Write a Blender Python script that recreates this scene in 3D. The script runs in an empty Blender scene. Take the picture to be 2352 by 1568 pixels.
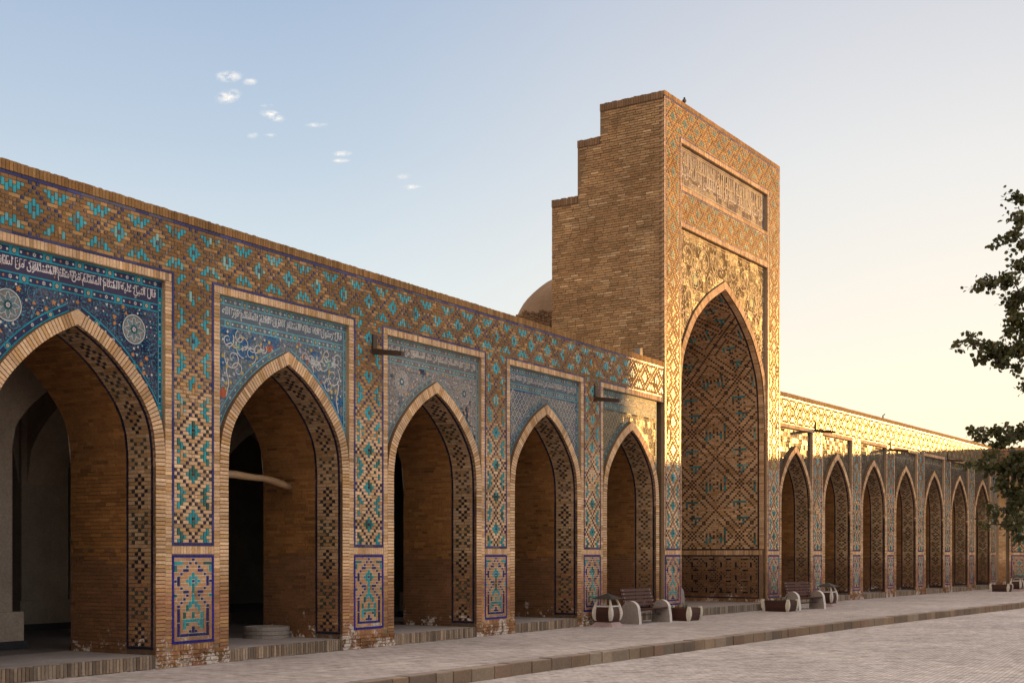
import bpy, math, random
from mathutils import Matrix, Vector, noise
R = random.Random(11)
SC = bpy.context.scene
COL = SC.collection
F = 2940.0; H = 1.65; CX = 1176.0; HOR = 1275.0
SUN_AZ = 58.0; SUN_EL = 4.1

def P(x, q, z=0.0):
    Z = F * (H - z) / q
    return ((x - CX) * Z / F, Z)

# ------------------------------------------------------------------ materials
MATS = {}
def newmat(name):
    m = bpy.data.materials.new(name); m.use_nodes = True
    nt = m.node_tree; nt.nodes.clear()
    out = nt.nodes.new('ShaderNodeOutputMaterial')
    b = nt.nodes.new('ShaderNodeBsdfPrincipled')
    nt.links.new(b.outputs[0], out.inputs[0])
    MATS[name] = m
    return m, nt, b
def N(nt, t, **kw):
    n = nt.nodes.new(t)
    for k, v in kw.items(): setattr(n, k, v)
    return n
def L(nt, a, b): nt.links.new(a, b)
def noise_n(nt, coord, scale, detail=4, rough=.6):
    n = N(nt, 'ShaderNodeTexNoise'); n.inputs['Scale'].default_value = scale
    n.inputs['Detail'].default_value = detail; n.inputs['Roughness'].default_value = rough
    L(nt, coord, n.inputs['Vector']); return n
def ramp(nt, fac, stops):
    r = N(nt, 'ShaderNodeValToRGB'); L(nt, fac, r.inputs[0])
    els = r.color_ramp.elements
    while len(els) < len(stops): els.new(.5)
    for e, (p, c) in zip(els, stops):
        e.position = p; e.color = (c, c, c, 1) if isinstance(c, (int, float)) else (*c, 1)
    return r
def mix(nt, mode, fac, a, b):
    m = N(nt, 'ShaderNodeMix', data_type='RGBA', blend_type=mode)
    for s, v in ((m.inputs[0], fac), (m.inputs[6], a), (m.inputs[7], b)):
        if hasattr(v, 'links') or hasattr(v, 'is_linked'): L(nt, v, s)
        elif isinstance(v, (int, float)): s.default_value = v
        else: s.default_value = (*v, 1)
    return m.outputs[2]
def mathn(nt, op, a, b=None, clamp=False):
    m = N(nt, 'ShaderNodeMath', operation=op, use_clamp=clamp)
    for s, v in ((m.inputs[0], a), (m.inputs[1], b)):
        if v is None: continue
        if hasattr(v, 'is_linked'): L(nt, v, s)
        else: s.default_value = v
    return m.outputs[0]
def bump(nt, b, h, strength, dist):
    n = N(nt, 'ShaderNodeBump'); n.inputs['Strength'].default_value = strength
    n.inputs['Distance'].default_value = dist
    L(nt, h, n.inputs['Height']); L(nt, n.outputs[0], b.inputs['Normal'])

def attr_mat(name, rough=.8, spec=.5, salt=0.0, bstr=.5, bdist=.006, bscale=70, rvar=.0, tintlow=True, coat=0):
    m, nt, b = newmat(name)
    a = N(nt, 'ShaderNodeAttribute', attribute_name='Col')
    g = N(nt, 'ShaderNodeNewGeometry')
    n1 = noise_n(nt, g.outputs['Position'], 1.1, 5)
    r1 = ramp(nt, n1.outputs[0], [(.3, .74), (.7, 1.16)])
    c = mix(nt, 'MULTIPLY', 1.0, a.outputs['Color'], r1.outputs[0])
    n2 = noise_n(nt, g.outputs['Position'], 28, 3)
    r2 = ramp(nt, n2.outputs[0], [(.3, .8), (.7, 1.12)])
    c = mix(nt, 'MULTIPLY', 1.0, c, r2.outputs[0])
    if salt:
        sep = N(nt, 'ShaderNodeSeparateXYZ'); L(nt, g.outputs['Position'], sep.inputs[0])
        low = N(nt, 'ShaderNodeMapRange'); L(nt, sep.outputs[2], low.inputs[0])
        low.inputs[1].default_value = .05; low.inputs[2].default_value = 1.15
        low.inputs[3].default_value = 1.0; low.inputs[4].default_value = 0.0
        grime = ramp(nt, noise_n(nt, g.outputs['Position'], 2.3, 4).outputs[0], [(.35, .0), (.65, 1.0)])
        gm = mathn(nt, 'MULTIPLY', low.outputs[0], grime.outputs[0])
        gm = mathn(nt, 'MULTIPLY', gm, .65)
        c = mix(nt, 'MIX', gm, c, (.085, .045, .028))
        s1 = noise_n(nt, g.outputs['Position'], 3.4, 6, .7)
        s2 = noise_n(nt, g.outputs['Position'], 22, 3)
        sm = mathn(nt, 'ADD', mathn(nt, 'MULTIPLY', s1.outputs[0], .7), mathn(nt, 'MULTIPLY', s2.outputs[0], .3))
        sm = mathn(nt, 'ADD', sm, mathn(nt, 'MULTIPLY', low.outputs[0], .24))
        sr = ramp(nt, sm, [(.715, 0.0), (.78, 1.0)])
        sf = mathn(nt, 'MULTIPLY', sr.outputs[0], mathn(nt, 'MULTIPLY', low.outputs[0], salt * 1.6, True), True)
        c = mix(nt, 'MIX', sf, c, (.55, .50, .46))
    L(nt, c, b.inputs['Base Color'])
    if rvar:
        rr = ramp(nt, n2.outputs[0], [(.3, rough), (.75, rough + rvar)])
        L(nt, rr.outputs[0], b.inputs['Roughness'])
    else:
        b.inputs['Roughness'].default_value = rough
    b.inputs['Specular IOR Level'].default_value = spec
    n3 = noise_n(nt, g.outputs['Position'], bscale, 3)
    bump(nt, b, n3.outputs[0], bstr, bdist)
    return m
attr_mat('brick', rough=.72, spec=.25, salt=.8, rvar=.2)
attr_mat('glaze', rough=.2, spec=.38, bstr=.7, bdist=.005, bscale=24, rvar=.25)
attr_mat('mortar', rough=.9, spec=.3, salt=.4)
attr_mat('paint', rough=.42, spec=.18, bstr=.5, bdist=.004, bscale=30, rvar=.25)
attr_mat('roughbrick', rough=.88, spec=.3, bstr=.9, bdist=.015, bscale=40)
attr_mat('plaster', rough=.9, spec=.2, bstr=.3, bdist=.004, bscale=20)
attr_mat('stone', rough=.8, spec=.4, bstr=.6, bdist=.004, bscale=90)
attr_mat('wood', rough=.42, spec=.5, bstr=.4, bdist=.002, bscale=60, rvar=.2)
attr_mat('metal', rough=.5, spec=.6, bstr=.2, bdist=.001, bscale=40)
attr_mat('plain', rough=.8, spec=.2, bstr=.2)

def tile_mat(name, ground, faded, fade_lo, fade_hi, patch, patch_t, red=None, tile=.17, rough=.22, bs=.6, turq=(.02,.25,.38), turq_amt=.0):
    m, nt, b = newmat(name)
    tc = N(nt, 'ShaderNodeTexCoord')
    mp = N(nt, 'ShaderNodeMapping'); L(nt, tc.outputs['Object'], mp.inputs[0])
    mp.inputs['Rotation'].default_value = (math.radians(90), 0, 0)
    v = mp.outputs[0]; ob = tc.outputs['Object']
    # object x = along wall, z = up
    sep = N(nt, 'ShaderNodeSeparateXYZ'); L(nt, ob, sep.inputs[0])
    cmb = N(nt, 'ShaderNodeCombineXYZ'); L(nt, sep.outputs[0], cmb.inputs[0]); L(nt, sep.outputs[2], cmb.inputs[1])
    br = N(nt, 'ShaderNodeTexBrick', offset=.5); L(nt, cmb.outputs[0], br.inputs['Vector'])
    br.inputs['Scale'].default_value = 1.0 / tile; br.inputs['Brick Width'].default_value = 1.0
    br.inputs['Row Height'].default_value = 1.0; br.inputs['Mortar Size'].default_value = .02
    br.inputs['Color1'].default_value = (.15, .15, .15, 1); br.inputs['Color2'].default_value = (.95, .95, .95, 1)
    br.inputs['Mortar'].default_value = (.5, .5, .5, 1)
    n1 = noise_n(nt, cmb.outputs[0], 1.3, 4)
    s = mathn(nt, 'ADD', mathn(nt, 'MULTIPLY', n1.outputs[0], .75), mathn(nt, 'MULTIPLY', br.outputs[0], .25))
    f1 = ramp(nt, s, [(fade_lo, 0.0), (fade_hi, 1.0)])
    c = mix(nt, 'MIX', f1.outputs[0], ground, faded)
    nd = noise_n(nt, cmb.outputs[0], 26, 4, .7)
    c = mix(nt, 'MULTIPLY', 1.0, c, ramp(nt, nd.outputs[0], [(.32, .38), (.5, .9), (.68, 1.9)]).outputs[0])
    if turq_amt:
        nq = noise_n(nt, cmb.outputs[0], 34, 2, .5)
        c = mix(nt, 'MIX', ramp(nt, nq.outputs[0], [(.60 - turq_amt, 0.), (.66 - turq_amt, .8)]).outputs[0], c, turq)
    n2 = noise_n(nt, cmb.outputs[0], 3.1, 5, .65)
    c = mix(nt, 'MIX', ramp(nt, n2.outputs[0], [(patch_t, 0.0), (patch_t + .03, 1.0)]).outputs[0], c, patch)
    if red:
        n4 = noise_n(nt, cmb.outputs[0], 2.3, 3, .5)
        n4.inputs['Distortion'].default_value = .4
        c = mix(nt, 'MIX', ramp(nt, n4.outputs[0], [(red[1], 0.0), (red[1] + .012, 1.0)]).outputs[0], c, red[0])
    c = mix(nt, 'MULTIPLY', br.outputs['Fac'], c, (.25, .25, .28))
    L(nt, c, b.inputs['Base Color'])
    nr_ = noise_n(nt, cmb.outputs[0], 5.5, 5, .75)
    rs = mathn(nt, 'ADD', mathn(nt, 'MULTIPLY', nr_.outputs[0], .6), mathn(nt, 'MULTIPLY', br.outputs[0], .4))
    L(nt, ramp(nt, rs, [(.38, rough), (.62, .75)]).outputs[0], b.inputs['Roughness'])
    L(nt, ramp(nt, rs, [(.40, .34), (.60, .04)]).outputs[0], b.inputs['Specular IOR Level'])
    nb = noise_n(nt, cmb.outputs[0], 9, 4, .7)
    hh = mathn(nt, 'ADD', mathn(nt, 'MULTIPLY', nb.outputs[0], 1.0), mathn(nt, 'MULTIPLY', br.outputs[0], .5))
    bump(nt, b, hh, bs, .012)
    return m
tile_mat('tile_bay0', (.012, .014, .062), (.075, .075, .125), .44, .60, (.42, .5, .55), .70, turq_amt=.045)
tile_mat('tile_bay1', (.012, .09, .26), (.18, .19, .22), .43, .50, (.50, .56, .60), .61, red=((.42, .10, .045), .635), turq_amt=.03)
tile_mat('tile_bay2', (.010, .016, .06), (.27, .24, .23), .38, .43, (.48, .42, .38), .60, turq_amt=.02)
tile_mat('tile_bay3', (.025, .06, .15), (.15, .155, .18), .42, .53, (.36, .35, .34), .60, turq_amt=.03)
tile_mat('tile_gold', (.045, .038, .03), (.11, .085, .065), .38, .5, (.2, .16, .11), .66, rough=.26, bs=1.0)
tile_mat('tile_portal', (.10, .068, .034), (.135, .092, .05), .36, .5, (.16, .15, .09), .62, tile=.3, rough=.34, bs=1.0)
tile_mat('tile_text', (.09, .07, .065), (.17, .135, .125), .36, .5, (.25, .2, .2), .68, tile=.36, rough=.3, bs=.8)

def ground_mat(name, bx, by, c1, c2, mort, rot, patch=True):
    m, nt, b = newmat(name)
    g = N(nt, 'ShaderNodeNewGeometry')
    mp = N(nt, 'ShaderNodeMapping'); L(nt, g.outputs['Position'], mp.inputs[0])
    mp.inputs['Rotation'].default_value = (0, 0, rot)
    br = N(nt, 'ShaderNodeTexBrick', offset=.5); L(nt, mp.outputs[0], br.inputs['Vector'])
    br.inputs['Scale'].default_value = 1.0; br.inputs['Brick Width'].default_value = bx
    br.inputs['Row Height'].default_value = by; br.inputs['Mortar Size'].default_value = .006
    br.inputs['Mortar Smooth'].default_value = .3
    br.inputs['Color1'].default_value = (*c1, 1); br.inputs['Color2'].default_value = (*c2, 1)
    br.inputs['Mortar'].default_value = (*mort, 1)
    big = noise_n(nt, g.outputs['Position'], .35, 5)
    c = mix(nt, 'MULTIPLY', 1.0, br.outputs[0], ramp(nt, big.outputs[0], [(.3, .78), (.7, 1.15)]).outputs[0])
    mid = noise_n(nt, g.outputs['Position'], 3.4, 7, .75)
    c = mix(nt, 'MULTIPLY', 1.0, c, ramp(nt, mid.outputs[0], [(.3, .72), (.65, 1.15)]).outputs[0])
    # dark open joints here and there, longer along the courses
    mp2 = N(nt, 'ShaderNodeMapping'); L(nt, g.outputs['Position'], mp2.inputs[0]); mp2.inputs['Scale'].default_value = (1.5, 7.5, 1); mp2.inputs['Rotation'].default_value = (0, 0, .12)
    st = noise_n(nt, mp2.outputs[0], 2.0, 3, .6)
    c = mix(nt, 'MIX', ramp(nt, st.outputs[0], [(.572, 0.0), (.592, .8)]).outputs[0], c, (.16, .13, .125))
    fine = noise_n(nt, g.outputs['Position'], 60, 3)
    c = mix(nt, 'MULTIPLY', 1.0, c, ramp(nt, fine.outputs[0], [(.3, .82), (.7, 1.15)]).outputs[0])
    L(nt, c, b.inputs['Base Color']); b.inputs['Roughness'].default_value = .78
    b.inputs['Specular IOR Level'].default_value = .35
    hh = mathn(nt, 'ADD', mathn(nt, 'MULTIPLY', br.outputs['Fac'], -1.0), mathn(nt, 'MULTIPLY', mid.outputs[0], 1.5))
    bump(nt, b, hh, .7, .012)
    return m
ground_mat('court_paving', .27, .075, (.49, .455, .46), (.61, .575, .58), (.24, .21, .21), math.radians(-62))
ground_mat('walk_paving', .26, .13, (.44, .40, .40), (.54, .50, .50), (.24, .21, .21), math.radians(33))

# ------------------------------------------------------------------ mesh builder
class MB:
    def __init__(s): s.v = []; s.f = []; s.c = []; s.m = []; s.names = []
    def mi(s, mat):
        if mat not in s.names: s.names.append(mat)
        return s.names.index(mat)
    def face(s, pts, col, mat):
        n = len(s.v); s.v += pts; s.f.append(tuple(range(n, n + len(pts)))); s.c.append(col); s.m.append(s.mi(mat))
    def hexa(s, fr, bk, col, mat, back=False):
        """fr, bk: four front and four back points, counter-clockwise seen from the front"""
        n = len(s.v); s.v += fr + bk; k = s.mi(mat)
        fs = [(n, n+1, n+2, n+3), (n, n+4, n+5, n+1), (n+1, n+5, n+6, n+2), (n+2, n+6, n+7, n+3), (n+3, n+7, n+4, n)]
        if back: fs.append((n+7, n+6, n+5, n+4))
        for f in fs: s.f.append(f); s.c.append(col); s.m.append(k)
    def box(s, T, u0, u1, v0, v1, w0, w1, col, mat, back=False, tilt=0):
        a, b, c, d = (R.uniform(-tilt, tilt) for _ in range(4)) if tilt else (0, 0, 0, 0)
        s.hexa([T(u0, v0, w1+a), T(u1, v0, w1+b), T(u1, v1, w1+c), T(u0, v1, w1+d)],
               [T(u0, v0, w0), T(u1, v0, w0), T(u1, v1, w0), T(u0, v1, w0)], col, mat, back)
    def build(s, name, parent=None, smooth=False, kind=None):
        me = bpy.data.meshes.new(name)
        me.from_pydata(s.v, [], s.f); 
        for n in s.names: me.materials.append(MATS[n])
        me.polygons.foreach_set('material_index', s.m)
        at = me.color_attributes.new('Col', 'FLOAT_COLOR', 'CORNER')
        data = []
        for f, c in zip(s.f, s.c): data += [c[0], c[1], c[2], 1.0] * len(f)
        at.data.foreach_set('color', data)
        if smooth: me.polygons.foreach_set('use_smooth', [True] * len(s.f))
        me.update()
        o = bpy.data.objects.new(name, me); COL.objects.link(o)
        if parent: o.parent = parent
        if kind: o['kind'] = kind
        return o
def T0(u, v, w): return (u, -w, v)
def TO(du=0, dv=0): return lambda u, v, w: (u + du, -w, v + dv)

def thing(name, label, cat, loc=(0, 0, 0), rz=0, group=None):
    o = bpy.data.objects.new(name, None); COL.objects.link(o)
    o.location = loc; o.rotation_euler = (0, 0, rz); o.empty_display_size = .2
    o['label'] = label; o['category'] = cat
    if group: o['group'] = group
    return o
def tag(o, label, cat, group=None):
    o['label'] = label; o['category'] = cat
    if group: o['group'] = group
    return o

def jit(c, a=.12, rng=R):
    k = 1 + rng.uniform(-a, a); h = rng.uniform(-a, a) * .25
    return (c[0] * k * (1 + h), c[1] * k, c[2] * k * (1 - h))
def lerp(a, b, t): return tuple(x + (y - x) * t for x, y in zip(a, b))
PALE = (.70, .475, .29); TAN = (.53, .315, .135); BROWN = (.25, .13, .048); RED = (.36, .17, .085)
def bcol(z, tone=0, dark=1.0):
    """brick colour: pale in the middle, brown high up, red near the ground"""
    if z > 3.7: c = lerp(PALE, BROWN, min(1, (z - 3.7) / 1.3) * (.93 if tone == 0 else .0))
    else: c = PALE
    if z < 1.5: c = lerp(c, RED, min(1, (1.5 - z) / .5) * .85)
    r = R.random()
    if r < .22: c = lerp(c, TAN, .8)
    elif r < .30: c = lerp(c, BROWN, .5)
    elif r < .40: c = tuple(min(.8, x * 1.18) for x in c)
    c = jit(c, .1)
    return tuple(x * dark for x in c)
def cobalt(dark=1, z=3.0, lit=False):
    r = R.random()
    if lit: c = (.22, .12, .06) if r < .5 else ((.13, .10, .10) if r < .8 else (.05, .05, .10))  # lit: sunlit gold-brown put into the cobalt colour itself
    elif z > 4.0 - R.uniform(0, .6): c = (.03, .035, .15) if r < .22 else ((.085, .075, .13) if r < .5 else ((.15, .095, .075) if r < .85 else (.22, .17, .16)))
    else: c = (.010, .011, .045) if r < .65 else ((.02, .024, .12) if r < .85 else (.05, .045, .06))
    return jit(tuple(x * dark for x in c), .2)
def cobline(z=3.0):
    r = R.random()
    c = (.02, .022, .14) if r < .6 else ((.045, .05, .20) if r < .8 else (.09, .085, .15))
    return jit(c, .2)
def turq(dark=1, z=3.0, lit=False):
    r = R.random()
    if lit: c = (.10, .24, .20) if r < .4 else ((.30, .28, .15) if r < .8 else (.04, .16, .18))  # lit: sunlight's golden cast put into the turquoise colour
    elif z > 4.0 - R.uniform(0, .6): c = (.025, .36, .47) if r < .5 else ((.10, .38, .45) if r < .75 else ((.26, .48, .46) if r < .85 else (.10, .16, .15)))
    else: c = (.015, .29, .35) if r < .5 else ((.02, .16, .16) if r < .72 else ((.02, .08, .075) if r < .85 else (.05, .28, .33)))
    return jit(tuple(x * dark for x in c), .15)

def fill(mb, T, rows, u0, v0, cu, cv, w, g=.005, th=.006, mode='wall', zoff=0, dark=1.0, gdark=1.0, white=False):
    """rows: bottom to top strings, one character per cell; bricks run together, glazed pieces stand alone"""
    nr = len(rows); nc = len(rows[0]); used = set()
    for r in range(nr):
        c = 0; row = rows[r]
        while c < nc:
            ch = row[c]
            if (c, r) in used or ch == ' ': c += 1; continue
            z = v0 + (r + .5) * cv + zoff
            if ch == '.':
                n = 1
                mx = 2 if R.random() < .72 else 3
                if (c + r) % 2 and c == 0: mx = 1
                while c + n < nc and row[c+n] == '.' and n < mx: n += 1
                if c + n < nc and row[c+n] == '.' and (c + n + 1 >= nc or row[c+n+1] != '.') and n < 3: n += 1
                hh = R.uniform(-.0015, .003); dv_ = R.uniform(-.0025, .0025)
                bc_ = bcol(z, 0 if mode == 'wall' else 1, dark)
                if mode == 'x' and z > 4.3: bc_ = jit(lerp((.44, .25, .10), (.56, .34, .14), R.random()), .12)  # golden sunlit tone painted into bricks above the shadow line
                if mode == 'dado': bc_ = jit(lerp((.52, .31, .16), (.44, .23, .11), R.random()), .12)
                if mode == 'g': bc_ = jit(lerp((.20, .10, .035), (.30, .16, .06), R.random()), .15)
                mb.box(T, u0 + c*cu + g, u0 + (c+n)*cu - g, v0 + r*cv + g + dv_, v0 + (r+1)*cv - g + dv_, w - .004, w + th + hh,
                       bc_, 'brick', tilt=.0012)
                c += n; continue
            n = m = 1
            if ch in 'TVb':
                cap = 3 if ch == 'T' else 4
                while r + m < nr and rows[r+m][c] == ch and m < cap: m += 1
            if ch in 'HD':
                while c + n < nc and row[c+n] == ch and n < 3: n += 1
            for i in range(n):
                for j in range(m): used.add((c+i, r+j))
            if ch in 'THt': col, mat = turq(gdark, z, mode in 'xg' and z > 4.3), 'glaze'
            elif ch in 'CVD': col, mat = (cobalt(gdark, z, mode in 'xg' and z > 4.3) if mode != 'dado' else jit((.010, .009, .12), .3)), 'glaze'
            elif ch == 'K': col, mat = jit((.022, .02, .03), .3), 'glaze'
            elif ch == 'k': col, mat = jit((.05, .06, .05), .3), 'glaze'
            elif ch == 'b': col, mat = bcol(z, 1, dark), 'brick'
            if ch in 'CTt' and mode in ('wall', 'x') and z > 2.2:
                pp = T(u0 + c*cu, v0 + r*cv, w)
                if noise.noise(Vector((pp[0]*1.7, 4.2, pp[2]*1.7))) > .42 and R.random() < .6 or R.random() < .03: col, mat = bcol(z + .5, 0), 'brick'
            gg = g + .002 if ch != 'b' else g
            if ch in 'CKk': gg = g + .0045
            mb.box(T, u0 + c*cu + gg, u0 + (c+n)*cu - gg, v0 + r*cv + gg, v0 + (r+m)*cv - gg, w - .004, w + th + .006, col, mat, tilt=.0016)
            c += n

def pat(c, r, pier=False):
    c = (c + 6) % 12 - 6; r = (r + 6) % 12 - 6
    ac, ar = abs(c), abs(r)
    if (ac, ar) in ((0, 0), (1, 4), (2, 3), (3, 2), (4, 1), (5, 0), (6, 1), (0, 5), (1, 6)): return 'C'
    if (ac == 0 and ar in (1, 2)) or (ac == 1 and ar <= 1): return 'T'
    if (ac, ar) == (2, 0): return 't'
    dc, dr = 6 - ac, 6 - ar
    if dc == 0 and dr in (1, 2) and not pier: return 'T'
    if dc == 1 and dr in (2, 3): return 'T'
    if dc == 1 and dr == 0 and pier: return 't'
    if dc == 2 and (dr in (1, 2) or (dr == 0 and pier)): return 'T'
    if dc == 3 and dr == 1: return 't'
    return '.'
DADO = [
"......C......", "HHH..C.C..HHH", "T...C...C...T", "T..DD...DD..T", "..C...T...C..", ".V...TTT...V.", "CV..tTCTt..VC",
".V...TTT...V.", "..C...T...C..", "...DDbTbDD...", "t...CbTbC...t", "...C..T..C...", "..C..TTT..C..", "bV..TT.TT..Vb",
"bVb.T...T.bVb", "bVbT..T..TbVb", "bVbT..T..TbVb", "bVbTHHHHHTbVb", "bVbTt...tTbVb", "bVbT..V..TbVb", "bVb..CVC..bVb", "bVDDDDDDDDDVb", "b...........b"][::-1]
DADO = [r if len(r) == 13 else (r + '.' * 13)[:13] for r in DADO]
SOF = ["...K...", "..K.K..", "...K...", "..K.K..", ".K...K.", "..K.K..", "...K...", "..K.K..", "...K...", ".......",
       ".k...k.", "..k.k..", ".k...k.", "...k...", "..k.k..", ".k...k.", "..k.k..", ".k...k.", "......."]

def line(mb, T, u0, u1, v0, v1, w, colf, mat='glaze', seg=.24, g=.004):
    """a run of narrow glazed or brick pieces along the longer direction"""
    du, dv = u1 - u0, v1 - v0
    if du > dv:
        n = max(1, round(du / seg)); s = du / n
        for i in range(n): mb.box(T, u0 + i*s + g*.5, u0 + (i+1)*s - g*.5, v0, v1, w - .004, w + R.uniform(.007, .011), colf(v0), mat, tilt=.001)
    else:
        n = max(1, round(dv / seg)); s = dv / n
        for i in range(n): mb.box(T, u0, u1, v0 + i*s + g*.5, v0 + (i+1)*s - g*.5, w - .004, w + R.uniform(.007, .011), colf(v0 + i*s), mat, tilt=.001)
cb = lambda z: cobline()
bk = lambda z: bcol(z)
bk1 = lambda z: bcol(z, 1)
def soldier(mb, T, u0, u1, v0, v1, w, pitch=.058, colf=bk1, mat='brick', proud=.007, g=.004, ragged=0):
    n = max(1, round((u1 - u0) / pitch)); s = (u1 - u0) / n
    for i in range(n):
        t = R.uniform(-ragged, ragged) if ragged else 0
        mb.box(T, u0 + i*s + g, u0 + (i+1)*s - g, v0 + g, v1 - g*.4 + t, w - .006, w + proud + R.uniform(-.002, .003), colf((v0 + v1) / 2), mat, tilt=.001)

# ------------------------------------------------------------------ arches
PROF_A = [(1, 0), (.993, .136), (.963, .288), (.904, .408), (.80, .530), (.667, .645), (.489, .772), (.27, .892), (0, 1)]
PROF_P = [(1, 0), (.99, .18), (.956, .376), (.88, .51), (.70, .686), (.54, .785), (.375, .868), (.18, .94), (0, 1)]
def catmull(p, n=8):
    out = []
    q = [(2*p[0][0] - p[1][0], 2*p[0][1] - p[1][1])] + p + [(2*p[-1][0] - p[-2][0], 2*p[-1][1] - p[-2][1])]
    for i in range(1, len(q) - 2):
        for k in range(n):
            t = k / n; a, b, c, d = q[i-1], q[i], q[i+1], q[i+2]
            out.append(tuple(.5 * ((2*b[j]) + (-a[j] + c[j])*t + (2*a[j] - 5*b[j] + 4*c[j] - d[j])*t*t + (-a[j] + 3*b[j] - 3*c[j] + d[j])*t**3) for j in (0, 1)))
    out.append(p[-1]); return out
class Path:
    """right half of an arch opening, from the floor up to the apex"""
    def __init__(s, a, z0, zs, za, prof):
        pts = [(a, z0), (a, zs - .01)] + [(a * x, zs + (za - zs) * y) for x, y in catmull(prof)]
        s.p = pts; s.l = [0]
        for i in range(1, len(pts)):
            s.l.append(s.l[-1] + math.dist(pts[i], pts[i-1]))
        s.L = s.l[-1]
    def at(s, l):
        l = max(0, min(s.L, l))
        import bisect
        i = min(len(s.p) - 2, max(0, bisect.bisect_right(s.l, l) - 1))
        t = (l - s.l[i]) / max(1e-9, s.l[i+1] - s.l[i])
        a, b = s.p[i], s.p[i+1]
        u = a[0] + (b[0] - a[0]) * t; z = a[1] + (b[1] - a[1]) * t
        def tan(j):
            j0, j1 = max(0, j-1), min(len(s.p) - 1, j+1)
            d = (s.p[j1][0] - s.p[j0][0], s.p[j1][1] - s.p[j0][1]); m = math.hypot(*d); return (d[0]/m, d[1]/m)
        ta, tb = tan(i), tan(i+1)
        tx, tz = ta[0] + (tb[0]-ta[0])*t, ta[1] + (tb[1]-ta[1])*t; m = math.hypot(tx, tz)
        return u, z, tz/m, -tx/m
    def off(s, l, h):
        u, z, nu, nz = s.at(l); return max(0, u + nu*h), (z + nz*h)
    def zat(s, u, h=0):
        """height of the curve offset by h at horizontal distance u"""
        lo, hi = 0, s.L
        for _ in range(30):
            m = (lo + hi) / 2
            x = s.at(m); x = x[0] + x[2]*h
            if x > u: lo = m
            else: hi = m
        x = s.at(lo); return x[1] + x[3]*h

def rim(mb, path, uc, t, w0, w1, pitch=.0575, z_lo=0, colf=bk1, skip=0):
    n = round((path.L) / pitch); s = path.L / n; g = .0065
    for sg in (1, -1):
        for i in range(n):
            l0, l1 = i*s + g, (i+1)*s - g
            if i == n - 1: l1 = path.L
            a = path.off(l0, 0); b = path.off(l0, t); c = path.off(l1, t); d = path.off(l1, 0)
            if i == n - 1: c = (0, path.p[-1][1] + t/path.at(path.L)[3])
            if a[1] < z_lo: continue
            q = [(uc + sg*p[0], p[1]) for p in (a, b, c, d)]
            if sg < 0: q = q[::-1]
            ww = w1 + R.uniform(-.002, .003)
            mb.hexa([T0(x, z, ww) for x, z in q], [T0(x, z, w0) for x, z in q], colf(a[1]), 'brick')
    # mortar bed behind the rim bricks
    k = 60
    for sg in (1, -1):
        for i in range(k):
            l0, l1 = path.L*i/k, path.L*(i+1)/k
            cc = path.off(l1, t + .002)
            if i == k - 1: cc = (0, path.p[-1][1] + t/path.at(path.L)[3])
            q = [(uc + sg*p[0], p[1]) for p in (path.off(l0, .0), path.off(l0, t + .002), cc, path.off(l1, .0))]
            if sg < 0: q = q[::-1]
            mb.hexa([T0(x, z, w1 - .007) for x, z in q], [T0(x, z, -.02) for x, z in q], (.15, .09, .055), 'mortar')

def soffit_T(path, uc, sg):
    def T(u, v, w):
        # u = depth into the wall, v = length along the curve, w = towards the opening
        a, z, nu, nz = path.at(v)
        a = max(0, a - nu*w) if v < path.L - .001 else 0
        return (uc + sg*a, u, z - nz*w)
    if sg > 0: return lambda u, v, w: T(u, v, w)
    return lambda u, v, w: T(u, v, w)
def soffit_surface(mb, path, uc, d0, d1, col, mat='mortar', k=56, h=0):
    for sg in (1, -1):
        T = soffit_T(path, uc, sg)
        for i in range(k):
            l0, l1 = path.L*i/k, path.L*(i+1)/k
            q = [T(d0, l0, h), T(d1, l0, h), T(d1, l1, h), T(d0, l1, h)]
            if sg < 0: q = q[::-1]
            mb.face(q, col, mat)
def flip(T, sg):
    """keep faces looking into the opening on both sides"""
    if sg > 0: return T
    return T
def soffit(parent, path, uc, rel, D, cv=.0575, dark=.56, band=.47):  # dark: shade inside the arch put into the brick colour
    mb = MB()
    soffit_surface(mb, path, uc, -rel + .007, D, (.26, .17, .11))
    cu = band / 7
    nrow = int(path.L / cv)
    start = .12
    b0 = -rel + .05
    for sg in (1, -1):
        T = soffit_T(path, uc, sg)
        rows = []
        for r in range(nrow - 2): rows.append(SOF[(r + 3) % len(SOF)])
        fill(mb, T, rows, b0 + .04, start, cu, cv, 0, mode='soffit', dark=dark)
        # dark lines on both sides of the patterned band
        for u in (b0, b0 + .04 + band):
            line(mb, T, u, u + .035, start, start + (nrow - 2)*cv, 0, lambda z: jit((.012, .012, .035), .3))
        line(mb, T, b0, b0 + .075 + band, start - .04, start - .004, 0, lambda z: jit((.012, .012, .035), .3))
        # edge bricks and the plain inner part
        x0 = b0 + .075 + band + .01
        r = 0
        while x0 < D and r < nrow:
            v = r * cv; x = x0 - R.uniform(0, .12) if r % 2 else x0
            while x < D - .02:
                l = R.choice((.22, .24, .12)) if R.random() < .9 else .3
                xa, xb = max(x0, x), min(D, x + l)
                if xb - xa > .03:
                    z = path.at(v)[1]
                    c = lerp((.54, .26, .085), (.38, .17, .052), R.random()) if z > 1.6 + R.uniform(-.15, .15) else lerp(RED, BROWN, R.uniform(0, .7))
                    if R.random() < .07: c = tuple(y*.7 for y in c)
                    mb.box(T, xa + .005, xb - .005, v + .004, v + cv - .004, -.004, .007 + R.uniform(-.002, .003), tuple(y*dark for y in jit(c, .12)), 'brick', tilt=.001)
                x += l
            r += 1
    mb.build('arch_soffit', parent)

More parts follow.
